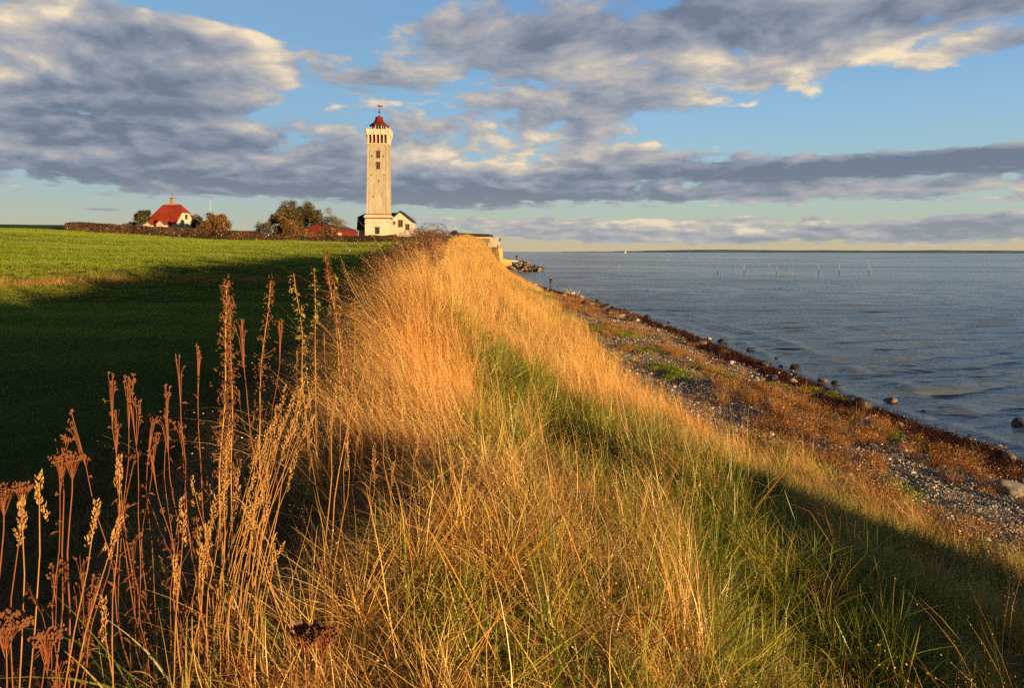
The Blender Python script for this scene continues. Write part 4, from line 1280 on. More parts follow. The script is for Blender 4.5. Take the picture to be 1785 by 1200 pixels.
bank_in = lambda X, Y: (X > Xc(Y) - 3.0) & (X < Xt(Y) + .35) & seen(X, Y)
qb = lambda X, Y: (X - Xc(Y)) / (Xt(Y) - Xc(Y))
greenness = lambda X, Y: gblob(GREENS, X, Y) + (vnoise(X + 50, Y, .9, 3) - .5) * 1.0
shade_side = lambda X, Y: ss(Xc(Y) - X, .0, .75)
mound = lambda X, Y: np.exp(-(((X + 1.7) / 1.1) ** 2 + ((Y - 9.2) / 3.2) ** 2)) + .9 * np.exp(-(((X - Xc(Y)) / 1.6) ** 2)) * ss(Y, 16, 24)
# short and middling straw all over the bank
def d_near(X, Y):
    p = bank_in(X, Y) * (1 - .6 * ss(vnoise(X + 71, Y * .8, .75, 2), .46, .60)) * np.clip(1.15 - greenness(X, Y) * .75, .12, 1) * (1 - .97 * shade_side(X, Y)) * np.clip(-.35 + 2.3 * vnoise(X, Y, 1.5, 2), .08, 1.1)
    return p * (Y > .9)
X, Y, g = draw(9000, -5, 11, .8, 10, d_near, 21)
X2, Y2, _ = draw(7500, -7, 9, 10, 22, lambda a, b: d_near(a, b), 22)
X = np.concatenate([X, X2]); Y = np.concatenate([Y, Y2])
put('straw_grass', 'dry golden grass covering the bank', X, Y, g, S_near, 14, tints(X, Y, (.96, .97, .82), .5, 1), (.65, 1.25), zrot=1.0, zs=np.clip(.10 + 1.15 * vnoise(X, Y, .8, 2) + .75 * (vnoise(X + 13, Y, 2.1, 2) - .35) - .38 * qb(X, Y), .28, 1.4))
wzone = lambda X, Y: np.exp(-((X - Xc(Y) + .6) / .9) ** 2) * np.interp(Y, [14, 19, 24, 42, 50], [0, .6, 1, 1, 0]) * ss(vnoise(X + 2, Y, .5, 2), .25, .5)
# long wind-combed grass on the crest and mound
def d_long(X, Y):
    return bank_in(X, Y) * (1 - .7 * wzone(X, Y)) * np.clip(mound(X, Y) + .10 + .35 * ss(vnoise(X + 7, Y, .7, 2), .55, .75), 0, 1) * (1 - .93 * shade_side(X, Y)) * np.clip(1 - greenness(X, Y) * .6, .1, 1) * (Y > 3.2)
X, Y, g = draw(9000, -8, 8, 2.5, 30, d_long, 23)
put('long_grass', 'long pale wind-combed grass on the crest of the bank', X, Y, g, S_long, 10, tints(X, Y, (1.08, .97, .88), .28, 2), (.7, 1.2), zrot=.6)
wzone = lambda X, Y: np.exp(-((X - Xc(Y) + .6) / .9) ** 2) * np.interp(Y, [14, 19, 24, 42, 50], [0, .6, 1, 1, 0]) * ss(vnoise(X + 2, Y, .5, 2), .25, .5)
g = np.random.default_rng(61)
X = g.normal(-1.0, .42, 300); Y = g.normal(7.7, 1.0, 300)
put('crest_grass', 'tall pale clump of fine grass on the mound at the crest', X, Y, g, S_long, 10, tints(X, Y, (1.35, 1.2, 1.15), .15, 18), (.55, .8), zrot=.35)
# beyond
def d_far(X, Y):
    return (1 - .75 * wzone(X, Y)) * bank_in(X, Y) * np.clip(1.0 - greenness(X, Y) * .75, .2, 1) * (1 - .5 * shade_side(X, Y)) * np.interp(Y, [18, 24, 60, 130, 200], [.5, 1, .8, .5, .4])
X, Y, g = draw(17000, -16, 9, 18, 205, d_far, 24)
k = g.random(len(X)) < np.where(Y > 170, .45, 1); X, Y = X[k], Y[k]
put('distant_bank_grass', 'golden grass on the far stretch of the bank', X, Y, g, S_far, 8, tints(X, Y, (1.0, .95, .82), .36, 3, .4), (.8, 1.3), zs=np.interp(Y, [18, 60, 200], [1, 1, 1.0]))
X, Y, g = draw(12000, -10, 7, 16, 120, lambda a, b: bank_in(a, b) * np.clip(greenness(a, b) * .9 - .12, 0, 1) * (1 - .8 * shade_side(a, b)), 36)
put('distant_green_grass', 'yellow-green grass on the far stretch of the bank', X, Y, g, S_fargreen, 6, tints(X, Y, (1.1, 1.0, .8), .3, 14, .4), (.7, 1.1))
# green grass
def d_green(X, Y):
    return (X > Xc(Y) - 3.4) & (X < Xt(Y) + .6) & seen(X, Y) & (Y > 1.2)
gp_ = lambda X, Y: d_green(X, Y) * np.clip(greenness(X, Y) * .95 + .05, .05, 1) * (1 - .4 * shade_side(X, Y))
X, Y, g = draw(9500, -5, 11, 1, 14, gp_, 25)
X2, Y2, _ = draw(8500, -8, 8, 14, 75, lambda a, b: gp_(a, b) * .55, 26)
X = np.concatenate([X, X2]); Y = np.concatenate([Y, Y2])
put('green_grass', 'green grass growing through the straw', X, Y, g, S_green, 10, tints(X, Y, (1.0, 1.0, .9), .3, 4), (.75, 1.35), zrot=1.6, zs=np.interp(Y, [0, 14, 20, 60], [1, 1, 1.3, 1.6]))
matk = lambda X, Y: ss(vnoise(X + 71, Y * .8, .75, 2), .46, .60)
X, Y, g = draw(9000, -6, 10, 1.6, 26, lambda a, b: bank_in(a, b) * matk(a, b) * .8 * (1 - .95 * shade_side(a, b)) * np.clip(1.1 - greenness(a, b) * .7, .1, 1), 37)
put('matted_grass', 'straw flattened and matted by the wind', X, Y, g, S_mat, 8, tints(X, Y, (.97, .96, .80), .45, 15), (.7, 1.25), zrot=.8)
X, Y, g = draw(900, -6, 10, 1.8, 30, lambda a, b: bank_in(a, b) * .42 * (1 - .95 * shade_side(a, b)), 38)
for (a_, b_) in ((590, 905), (625, 1090), (870, 1010), (700, 860), (990, 1000), (800, 930)):
    x_, y_ = hit(a_, b_); X = np.append(X, x_); Y = np.append(Y, y_)
put('tussock_grass', 'dense pale tussocks standing among the straw', X, Y, g, S_tuss, 6, tints(X, Y, (1.1, 1.0, .85), .3, 16), (.55, 1.1), zrot=3)
# thatch
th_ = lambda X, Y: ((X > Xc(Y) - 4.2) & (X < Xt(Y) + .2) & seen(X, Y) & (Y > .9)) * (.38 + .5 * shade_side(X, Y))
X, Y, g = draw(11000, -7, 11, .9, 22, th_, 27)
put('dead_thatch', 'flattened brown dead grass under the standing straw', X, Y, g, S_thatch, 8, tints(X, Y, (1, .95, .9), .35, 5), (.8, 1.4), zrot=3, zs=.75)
X, Y, g = draw(2600, -4, 9, 1.6, 14, lambda a, b: bank_in(a, b) * .22 * (1 - .95 * shade_side(a, b)), 28)
put('arching_grass', 'long arching straw stems', X, Y, g, S_arch, 10, tints(X, Y, (1.1, .98, .8), .2, 6), (.55, 1.1), zrot=1.1)
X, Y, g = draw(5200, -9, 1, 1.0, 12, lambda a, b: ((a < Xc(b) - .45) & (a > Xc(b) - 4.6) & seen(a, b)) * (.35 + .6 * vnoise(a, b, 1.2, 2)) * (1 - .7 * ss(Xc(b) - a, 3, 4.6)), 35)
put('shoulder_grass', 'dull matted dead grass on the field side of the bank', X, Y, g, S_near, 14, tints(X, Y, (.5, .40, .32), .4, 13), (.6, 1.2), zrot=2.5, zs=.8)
# brown weeds standing along the field side of the crest
wd = lambda X, Y: ((X > Xc(Y) - 2.3) & (X < Xc(Y) + .5)) * np.interp(Y, [11, 15, 20, 42, 55], [0, .5, 1, 1, 0]) * (.25 + 1.1 * ss(vnoise(X, Y, .5, 2), .4, .6)) * np.where(X > Xc(Y) - .5, .7, 1)
X, Y, g = draw(1700, -9, -1.5, 10, 55, wd, 29)
put('brown_weeds', 'stand of dark brown dead weeds along the crest', X, Y, g, S_dock, 7, tints(X, Y, (1.1, .95, .9), .3, 7), (.6, 1.15), zrot=3, zs=1.0)
# field
def jgrid(x0, x1, y0, y1, st, seed, ok):
    g = np.random.default_rng(seed)
    a, b = np.meshgrid(np.arange(x0, x1, st), np.arange(y0, y1, st))
    a = a.ravel() + g.uniform(-.3, .3, a.size) * st; b = b.ravel() + g.uniform(-.3, .3, b.size) * st
    k = ok(a, b)
    return a[k], b[k], g
fok = lambda X, Y: (X < Xc(Y) - 2.6) & (X > -.82 * Y - 2)
def ftint(X, Y):
    v = vnoise(X * .35 + 3, Y * 1.3, .16, 3)[:, None]; w = vnoise(X, Y, .05, 2)[:, None]
    row = (.5 + .5 * np.sin((Y + .12 * X + 3 * vnoise(X, Y, .03, 2)) * 1.15))[:, None]
    base = np.array([1.15, 1.2, .8]) * (1 - v) + np.array([1.55, 1.4, .9]) * v
    yel = np.exp(-((Y - 46 - .05 * X) / 8) ** 2)[:, None] * .62 + ss(vnoise(X, Y * 2, .12, 2), .62, .75)[:, None] * .4
    base = base * (1 - yel) + np.array([1.75, 1.22, 1.2]) * yel
    trk = sum(np.exp(-((Y - 52 - 9 * np.sin((X + 14) * .045) - o) / .35) ** 2) for o in (0, 2.0))[:, None]
    near = (1 - .45 * ss(-Y, -30, -12))[:, None]  # near crop coloured darker where the shadow of the bank lies
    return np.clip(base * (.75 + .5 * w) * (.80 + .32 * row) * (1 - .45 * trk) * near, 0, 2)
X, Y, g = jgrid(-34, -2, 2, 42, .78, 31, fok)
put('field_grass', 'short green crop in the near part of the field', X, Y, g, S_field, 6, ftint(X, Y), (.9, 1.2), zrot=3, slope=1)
X, Y, g = jgrid(-100, -6, 42, 112, 1.15, 32, fok)
put('distant_field_grass', 'short green crop on the rising far part of the field', X, Y, g, S_fieldfar, 5, ftint(X, Y), (1.15, 1.5), zrot=3, slope=1)
# rough strips of stubble and weeds lying in the field
X, Y, g = draw(5200, -46, -10, 38, 48, lambda a, b: fok(a, b) * np.exp(-((b - 43 - .06 * (a + 25)) / 1.3) ** 2) * ss(-a, 8, 17) * ss(vnoise(a, b, .35, 2), .2, .45), 33)
put('field_stubble', 'rough strip of brown stubble and weeds across the field', X, Y, g, S_thatch, 8, tints(X, Y, (2.6, 2.0, 1.6), .4, 8), (1.1, 1.9), zrot=3)

# ---- beach
bst = lambda X, Y: (X > Xt(Y) - .3) & ((X < Xs(Y) - wrack_in(Y) + .1) | (X > Xs(Y) - .2)) & (X < Xs(Y) + .7) & seen(X, Y, 2)
bsel = lambda X, Y: (X > Xt(Y) - .3) & (X < Xs(Y) + .4) & seen(X, Y, 2)
X, Y, g = jgrid(3, 17, 7, 60, .33, 41, bst)
put('shingle_stones', 'loose pebbles of the shingle beach', X, Y, g, S_stone, 10, np.ones((len(X), 3)), (.42, .8), zrot=3, sink=-.0, slope=1)
fb_ = lambda X, Y: (X - Xt(Y)) / (Xs(Y) - Xt(Y))
RUSTS = [(1300, 745, .9, 1), (1350, 785, 1.0, 1.1), (1450, 825, 1.0, 1.1), (1520, 870, .8, 1), (1580, 905, .7, .9), (1680, 935, .7, .9), (1420, 760, 1.2, 1), (1250, 700, .7, .7), (1390, 720, 1.9, 1.2), (1320, 690, 1.6, 1), (1150, 610, 2.0, 1), (1080, 575, 2.5, .9), (1020, 545, 3.5, .9), (1230, 650, 1.6, 1), (1480, 770, 1.4, .9), (1640, 805, 1.0, 1), (1700, 835, .8, .9), (1580, 770, .9, .7), (1500, 830, 1.1, .8), (1400, 860, 1.2, .7), (1600, 900, 1.0, .5), (1000, 525, 4, .7)]
SHING = [(1330, 800, .7, 1.1), (1480, 860, .7, 1.1), (1650, 900, .9, 1.2), (1140, 640, 1.8, 1.5), (1230, 720, 1.3, 1.3), (1600, 850, .9, 1.3), (1700, 890, .9, 1.2), (1510, 780, .5, .8), (1180, 680, 1.2, 1.2), (1090, 600, 1.8, .8), (1280, 760, .6, .9), (1560, 800, .7, .8)]
rd = lambda X, Y: bsel(X, Y) * np.clip(gblob(RUSTS, X, Y) - gblob(SHING, X, Y) * .9 + (vnoise(X, Y, .9, 3) - .5) * .9 + .0, 0, 1) * (fb_(X, Y) < .86)
X, Y, g = draw(5200, 2, 16, 8, 95, lambda a, b: rd(a, b) * np.where(b < 35, 1, .6), 42)
put('rust_herbs', 'low rust-orange autumn herbs on the upper beach', X, Y, g, S_rust, 8, tints(X, Y, (1.1, 1.0, .85), .4, 9), (.7, 1.35), zrot=3)
X, Y, g = draw(3200, 2, 16, 8, 80, lambda a, b: rd(a, b) * ss(vnoise(a + 33, b, 1.3, 2), .4, .6) * .9, 46)
put('rust_bushes', 'taller tufts of rust and amber autumn plants on the beach', X, Y, g, S_bush, 6, tints(X, Y, (1.25, 1.1, .9), .5, 17), (.6, 1.3), zrot=3)
GB = [(1060, 580, 1.4, 1.2), (1130, 612, 1.0, 1), (1170, 650, .9, 1.2), (1100, 585, 1.0, 1), (1250, 655, .8, .8), (1330, 800, .9, 1.4), (1400, 810, .9, 1.3), (1300, 760, .6, .8), (1480, 735, .8, .7), (1560, 760, .6, .6), (1590, 870, .4, .7), (1440, 690, .9, .7), (1370, 680, .8, .6), (1230, 645, .8, .9)]
gd = lambda X, Y: bsel(X, Y) * np.clip(gblob(GB, X, Y) - .15, 0, 1)
X, Y, g = draw(7500, 2, 14, 8, 60, gd, 43)
put('green_herbs', 'patches of low green herbs on the shingle', X, Y, g, S_greenherb, 6, tints(X, Y, (.95, 1.1, .8), .3, 10), (.6, 1.1), zrot=3)
X, Y, g = draw(4200, 2, 16, 8, 60, lambda a, b: bsel(a, b) * (fb_(a, b) < .8) * np.clip(.22 + .8 * (vnoise(a + 20, b, .8, 2) - .5) + .7 * np.exp(-(fb_(a, b) / .18) ** 2), 0, 1), 44)
put('beach_grass', 'sparse yellow grass on the shingle', X, Y, g, S_near, 14, tints(X, Y, (.95, .80, .55), .35, 11), (.45, .9), zrot=2)
X, Y, g = draw(60000, 2, 18, 8, 110, lambda a, b: seen(a, b, 2) * ((a > Xs(b) - wrack_in(b) - .1) & (a < Xs(b) + .15)) * (.35 + .65 * ss(vnoise(a, b, 1.0, 2), .3, .55)), 45)
put('seaweed', 'dark red-brown seaweed washed up along the waterline', X, Y, g, S_wrack, 6, tints(X, Y, (1, .9, .9), .5, 12), (.7, 1.5), zrot=3, sink=-.01)
# ---------------------------------------------------------------- rocks
import bmesh
def rock_mesh(seed, sub=3, flat=.62, rough=.34):
    g = np.random.default_rng(900 + seed)
    bm = bmesh.new()
    bmesh.ops.create_icosphere(bm, subdivisions=sub, radius=1.0)
    co = np.array([v.co[:] for v in bm.verts])
    dirs = g.normal(size=(9, 3)); dirs /= np.linalg.norm(dirs, axis=1)[:, None]
    off = g.uniform(.52, .9, 9)
    r = np.ones(len(co))
    for d, o in zip(dirs, off):                       # planar facets, softened
        dp = co @ d
        r = np.minimum(r, np.where(dp > .05, o / np.maximum(dp, .05), 9) * .88 + r * .12)
    n = vnoise(co[:, 0] * 2 + 5 + seed, co[:, 1] * 2 + co[:, 2] * 2, 1.0, 3) - .5
    r = r * (1 + rough * n)
    co = co * r[:, None] * np.array([g.uniform(.9, 1.2), g.uniform(.85, 1.1), flat * g.uniform(.85, 1.1)])
    for v, c in zip(bm.verts, co): v.co = c
    me = bpy.data.meshes.new('boulder')
    bm.to_mesh(me); bm.free()
    me.polygons.foreach_set('use_smooth', [True] * len(me.polygons))
    return me
def rockmat(nm, c1, c2, wet=.85, speck=None):
    return pmat(nm, c1, wet, .3, 2.2, bump=.5, bscale=9, color2=c2, speck=speck)
RM = {'pale': rockmat('pale_granite', (.52, .46, .38), (.30, .26, .21)), 'dark': rockmat('wet_dark_rock', (.05, .045, .042), (.02, .018, .018), .35),
      'brown': rockmat('brown_rock', (.24, .16, .11), (.11, .075, .055)), 'grey': rockmat('grey_rock', (.26, .24, .22), (.12, .11, .10)), 'pink': rockmat('pinkish_granite', (.40, .27, .20), (.2, .13, .1))}
ROCKS = {k: [] for k in RM}
for k, m in RM.items():
    for s in range(5):
        me = rock_mesh(s + 7 * len(ROCKS) + hash(k) * 0 + {'pale': 0, 'dark': 20, 'brown': 40, 'grey': 60, 'pink': 80}[k])
        me.materials.append(m); ROCKS[k].append(me)
def boulder(x, y, z, r, tone, label, group=None, seed=0, name='boulder'):
    o = bpy.data.objects.new(name, ROCKS[tone][seed % 5])
    COL.objects.link(o)
    o.location = (x, y, z); o.scale = (r, r, r)
    q = random.Random(seed * 7 + 1)
    o.rotation_euler = (q.uniform(-.3, .3), q.uniform(-.3, .3), q.uniform(0, 6.28))
    return tag(o, label, 'boulder', group)
HB = [(1508, 748, 48, 'pale', 'largest pale boulder, half buried at the upper edge of the dark seaweed'),
      (1381, 668, 22, 'pale', 'pale rounded boulder beside the water in front of the long rust-coloured patch'),
      (1349, 662, 18, 'grey', 'grey boulder just left of the pale rounded one at the waterline'),
      (1223, 602, 20, 'brown', 'brown boulder on the seaweed nearest the lone dark rock in the water'),
      (1259, 598, 20, 'dark', 'lone wet dark rock standing in the shallows off the seaweed bank'),
      (1236, 592, 13, 'pale', 'small cream boulder next to the brown one on the seaweed'),
      (1549, 699, 38, 'brown', 'flat brown wet rock awash in the shallows'),
      (1779, 745, 42, 'dark', 'big black rock in the sea at the right edge of the view'),
      (1062, 548, 22, 'dark', 'wet dark rock at the water in the far bend of the beach'),
      (1096, 560, 20, 'dark', 'low dark weedy rock nearer than the one in the far bend'),
      (1757, 860, 62, 'grey', 'large smooth grey-brown boulder on the shingle at the right edge'),
      (1700, 822, 22, 'pale', 'cream stone below the orange herbs near the right edge'),
      (997, 513, 13, 'pale', 'pale boulder beside the leaning driftwood'),
      (1013, 520, 15, 'pink', 'pinkish boulder just in front of the driftwood'),
      (1440, 688, 14, 'grey', 'small grey boulder in the wet gravel between the seaweed and the sea'),
      (1616, 842, 20, 'pale', 'pale flat stone lying on the middle of the grey shingle strip')]
for i, (px, py, w, tone, lab) in enumerate(HB):
    Y = 5.85 * FPX / (py - HZ)
    for _ in range(3):
        x = pix(px, Y); zg = max(h1(x, Y), -.05); Y = (CAMZ - zg) * FPX / (py - HZ)
    r = w / FPX * Y / 2
    boulder(x, Y, zg + r * (.35 if tone != 'brown' or w < 30 else .0), r * .85, tone, lab, None, i)
g = random.Random(55)
for i in range(135):
    y = 10 + 95 * g.random() ** 1.5
    x = float(Xs(y)) + g.choice([g.gauss(-.5, .7), g.gauss(-2.7, .5), g.gauss(.9, .6)])
    r = min(.34, .105 * math.exp(g.gauss(0.1, .45))) * (1 + y / 110)
    tone = g.choice(['grey', 'brown', 'brown', 'dark', 'dark', 'pale', 'dark']) if x < Xs(y) else g.choice(['dark', 'brown', 'dark'])
    zg = max(h1(x, y), -.04)
    boulder(x, y, zg + r * .3 + (.10 if -2.4 < x - float(Xs(y)) < .1 else 0), r, tone, 'small boulder among the seaweed and gravel along the waterline', 'boulders scattered along the waterline', i)
# rock groyne below the cliff
n = 0
for i in range(170):
    f = g.random() ** .8
    Y = 209 + g.uniform(-3.0, 4.0)
    x = -5.5 + 15.0 * f
    top = np.interp(x, [-6, -2, 2, 6, 9.5], [3.8, 3.6, 3.3, 2.3, 1.1]) * (1 - abs(Y - 210) / 8)
    zc = top * (.15 + .85 * g.random()) if i % 3 else top
    if Y < 208: zc *= (Y - 205) / 4 + .25
    boulder(x, Y, max(zc, .1) - .1, g.uniform(.35, .8), g.choice(['brown', 'grey', 'brown', 'brown', 'dark', 'dark']), 'angular brown rock in the piled groyne below the cliff', 'rocks piled in the groyne', i, 'groyne_rock')
m = MB(); m.box(0, 0, 0, 3.1, 1.4, .42, 0)
slab = m.build('concrete_slab', M_white); slab.location = (pix(893, 204), 204, pz(454.5, 204)); slab.rotation_euler = (R(8), R(5), R(8))
tag(slab, 'fallen pale concrete slab lying on top of the groyne rocks', 'slab')
boulder(pix(880, 204), 204.5, 3.0, 1.0, 'dark', 'dark rock under the left end of the concrete slab at the cliff foot', None, 3)
# eroded sand scarp
sc = rock_mesh(77, 4, 1.0, .5)
M_sand = pmat('scarp_sand', (.46, .30, .12), .95, .25, .9, bump=1.0, bscale=3, color2=(.30, .17, .07))
sc.materials.append(M_sand)
so = bpy.data.objects.new('cliff', sc); COL.objects.link(so)
so.location = (pix(860, 190), 190.5, 4.6); so.scale = (3.1, 3.4, 3.3)
tag(so, 'bare sandy scarp of the eroded cliff', kind='structure')
sc2 = rock_mesh(78, 4, 1.0, .7); sc2.materials.append(M_sand)
so = bpy.data.objects.new('cliff', sc2); COL.objects.link(so)
so.location = (pix(866, 200), 201, 2.6); so.scale = (3.6, 3.2, 2.4)
tag(so, 'lower sandy slope of the cliff end', kind='structure')

# ---------------------------------------------------------------- stakes in the sea
M_pole = pmat('bleached_pole', (.55, .44, .32), .9, .3, 2, stretch=(4, 4, .5))
M_net = pmat('dark_net', (.06, .07, .06), .9, .3, 3)
SPOLES = [(1080, 459, 473, 0), (1251, 462, 478, 1), (1256, 463, 477, 0), (1282, 458, 474, 0), (1297, 459, 478, 1), (1339, 456, 475, 0), (1344, 457, 474, 0), (1354, 461, 478, 1), (1377, 463, 478, 0), (1382, 463, 478, 0), (1422, 463, 479, 0), (1427, 457, 478, 1), (1463, 457, 478, 1), (1515, 456, 478, 1), (1519, 457, 477, 0), (943.5, 457, 472, 0)]
for i, (px, y0, y1, thick) in enumerate(SPOLES):
    Y = CAMZ * FPX / (y1 - HZ)
    x = pix(px, Y); h = (y1 - y0) * Y / FPX
    r_ = thing('sea_stake', 'thin wooden stake standing in the sea at the outer fishing ground', 'stake', (x, Y, 0), 0, 'stakes standing in the sea')
    q = .03 if not thick else .045
    MB().tube([(0, 0, -1.0), (g.gauss(0, .04), 0, h * .5), (g.gauss(0, .1), 0, h)], [q, q * .9, q * .6], 6).build('pole', M_pole, r_)
    if thick:
        MB().lathe([(q * 1.5, .05), (q * 2.2, .3), (q * 2.0, .9), (q * 1.2, 1.2)], 7).build('net_wrap', M_net, r_)
    if i == 15: r_['label'] = 'single pale stake standing in the water at the tip of the rock groyne'; del r_['group']
    if i == 0: r_['label'] = 'leftmost stake out in open water, apart from all the others'; del r_['group']
# ---------------------------------------------------------------- sailing boat
Yb = 2600
sb = thing('sailing_boat', 'tiny white sailing boat on the horizon', 'boat', (pix(1090, Yb), Yb, .1), R(15))
hb = MB(); hb.prism([(-4.5, 0.0), (4.2, 0.0), (5.2, 1.2), (-4.8, 1.1)], -1.2, 1.2); hb.build('hull', M_white, sb)
MB().tube([(.4, 0, 1.0), (.4, 0, 10.5)], .09, 6).build('mast', M_white, sb)
MB().prism([(.2, 1.8), (-4.0, 2.0), (.3, 10.2)], -.05, .05).build('main_sail', M_white, sb)
MB().prism([(.7, 1.6), (4.8, 1.4), (.6, 9.4)], -.04, .04).build('jib', M_white, sb)
# ---------------------------------------------------------------- driftwood
M_drift = pmat('driftwood', (.46, .34, .22), .9, .3, 3, stretch=(3, 3, .6))
def driftwood(px, py, pts, rad, label):
    Y = 5.7 * FPX / (py - HZ)
    x = pix(px, Y); o = MB()
    for k, p in enumerate(pts): o.tube(p, [rad * (1 if k == 0 else .6), rad * .8 * (1 if k == 0 else .6), rad * .35], 6)
    ob = o.build('driftwood', M_drift, None, True); ob.location = (x, Y, h1(x, Y)); ob.scale = (.75, .75, .7)
    tag(ob, label, 'driftwood')
driftwood(996, 515, [[(0, 0, -.1), (-.5, .1, .9), (-1.3, .2, 1.9)], [(-.4, .1, .7), (-.1, 0, 1.2), (.1, 0, 1.5)]], .10, 'bleached driftwood stump leaning left where the bank meets the far beach')
driftwood(1004, 517, [[(0, 0, -.1), (.3, 0, .8), (.75, .1, 1.6)], [(.3, 0, .8), (.1, 0, 1.2), (.05, 0, 1.5)]], .06, 'thin forked driftwood branch sticking up to the right at the waterline')

# ---------------------------------------------------------------- people
M_coat = pmat('dark_jacket', (.035, .022, .018), .9, .3, 4)
M_wader = pmat('brown_waders', (.12, .075, .045), .8, .3, 4)
M_skin = pmat('skin', (.55, .33, .22), .6, .1, 8)
M_hair = pmat('dark_hat', (.02, .016, .015), .9, .2, 6)
def person(label, loc, rz, pose, coat, legs):
    """one continuous skinned body; clothing parts over it"""
    hand_l, hand_r, foot_l, foot_r, lean = pose
    J = {'pel': (0, 0, .95), 'sp': (0, lean * .4, 1.15), 'ch': (0, lean * .8, 1.36), 'nk': (0, lean, 1.52), 'hd0': (0, lean * 1.1 - .01, 1.60), 'hd1': (0, lean * 1.1 - .02, 1.74),
         'sl': (-.19, lean * .9, 1.44), 'sr': (.19, lean * .9, 1.44), 'hl': (-.10, 0, .92), 'hr': (.10, 0, .92)}
    mid = lambda a, b, o: tuple((a[i] + b[i]) / 2 + o[i] for i in range(3))
    J['wl'], J['wr'] = hand_l, hand_r
    J['el'] = mid(J['sl'], hand_l, (-.08, .06, -.06)); J['er'] = mid(J['sr'], hand_r, (.08, .06, -.06))
    J['al'], J['ar'] = (foot_l[0], foot_l[1], foot_l[2] + .09), (foot_r[0], foot_r[1], foot_r[2] + .09)
    J['kl'] = mid(J['hl'], J['al'], (0, -.04, 0)); J['kr'] = mid(J['hr'], J['ar'], (0, -.04, 0))
    J['tl'] = (foot_l[0], foot_l[1] - .17, foot_l[2] + .04); J['tr'] = (foot_r[0], foot_r[1] - .17, foot_r[2] + .04)
    def skin(name, names, edges, rad, mat, parent, grow=1.0):
        ix = {n_: i for i, n_ in enumerate(names)}
        me = bpy.data.meshes.new(name)
        me.from_pydata([J[n_] for n_ in names], [(ix[a], ix[b]) for a, b in edges], [])
        o = bpy.data.objects.new(name, me); COL.objects.link(o)
        sk = o.modifiers.new('skin', 'SKIN'); sk.use_smooth_shade = True
        if not me.skin_vertices: me.skin_vertices.new()
        for i, n_ in enumerate(names):
            rr = rad[n_] * grow
            me.skin_vertices[0].data[i].radius = (rr, rr)
        me.skin_vertices[0].data[0].use_root = True
        ss_ = o.modifiers.new('sub', 'SUBSURF'); ss_.levels = 1; ss_.render_levels = 2
        me.materials.append(mat)
        o.parent = parent
        return o
    rt = thing('person', label, 'person', loc, rz)
    rad = dict(pel=.15, sp=.14, ch=.16, nk=.06, hd0=.085, hd1=.095, sl=.075, sr=.075, el=.05, er=.05, wl=.035, wr=.035, hl=.10, hr=.10, kl=.065, kr=.065, al=.045, ar=.045, tl=.04, tr=.04)
    names = list(J)
    names.sort(key=lambda k: k != 'pel')
    ed = [('pel', 'sp'), ('sp', 'ch'), ('ch', 'nk'), ('nk', 'hd0'), ('hd0', 'hd1'), ('ch', 'sl'), ('ch', 'sr'), ('sl', 'el'), ('el', 'wl'), ('sr', 'er'), ('er', 'wr'), ('pel', 'hl'), ('pel', 'hr'), ('hl', 'kl'), ('kl', 'al'), ('al', 'tl'), ('hr', 'kr'), ('kr', 'ar'), ('ar', 'tr')]
    skin('body', names, ed, rad, M_skin, rt)
    skin('jacket', ['ch', 'sp', 'pel', 'nk', 'sl', 'sr', 'el', 'er', 'wl', 'wr'], [('ch', 'sp'), ('sp', 'pel'), ('ch', 'nk'), ('ch', 'sl'), ('ch', 'sr'), ('sl', 'el'), ('el', 'wl'), ('sr', 'er'), ('er', 'wr')], dict(rad, nk=.07, wl=.032, wr=.032), coat, rt, 1.22)
    skin('trousers', ['pel', 'hl', 'hr', 'kl', 'kr', 'al', 'ar', 'tl', 'tr'], [('pel', 'hl'), ('pel', 'hr'), ('hl', 'kl'), ('kl', 'al'), ('al', 'tl'), ('hr', 'kr'), ('kr', 'ar'), ('ar', 'tr')], rad, legs, rt, 1.2)
    h = MB(); hx, hy, hz = J['hd1']
    h.lathe([(.125, hz + .0), (.122, hz + .05), (.09, hz + .11), (.03, hz + .135)], 12, hx, hy)
    h.build('hat', M_hair, rt, True)
    f = MB(); f.lathe([(.004, hz - .05), (.02, hz - .045), (.012, hz - .0)], 6, hx, hy - .10); f.build('nose', M_skin, rt, True)
    # fingers of both hands
    for s_, w_ in ((-1, hand_l), (1, hand_r)):
        e = Vector(J['el'] if s_ < 0 else J['er']); w0 = Vector(w_); d = (w0 - e).normalized()
        sd_ = d.cross(Vector((0, 0, 1))); sd_ = sd_.normalized() if sd_.length > .1 else Vector((1, 0, 0))
        hm = MB(); hm.tube([w0, w0 + d * .05, w0 + d * .09], [.032, .042, .038], 8)
        for k in range(4):
            b0 = w0 + d * .08 + sd_ * (k - 1.5) * .019
            hm.tube([b0, b0 + d * .035 + Vector((0, 0, -.008)), b0 + d * .055 + Vector((0, 0, -.03))], [.009, .0085, .007], 6)
        hm.tube([w0 + d * .03 + sd_ * .035, w0 + d * .06 + sd_ * .06, w0 + d * .085 + sd_ * .055], [.011, .010, .008], 6)
        hm.build('hand', M_skin, rt, True)
    return rt
Yf = 121
xf = pix(960, Yf)
person('person in dark jacket and waders standing in the shallow water, fishing', (xf, Yf, -.28), R(150), ((-.12, -.38, 1.18), (.14, -.42, 1.22), (-.16, 0, 0), (.17, .05, 0), -.04), M_coat, M_wader)
rod = MB(); c_, s_ = math.cos(R(150)), math.sin(R(150))
rod.tube([(0, 0, 0), (0, -1.3, .7), (0, -2.6, 1.2)], [.016, .010, .004], 6); rod.lathe([(.02, -.10), (.035, -.08), (.035, -.02), (.02, 0)], 8, 0, -.12)
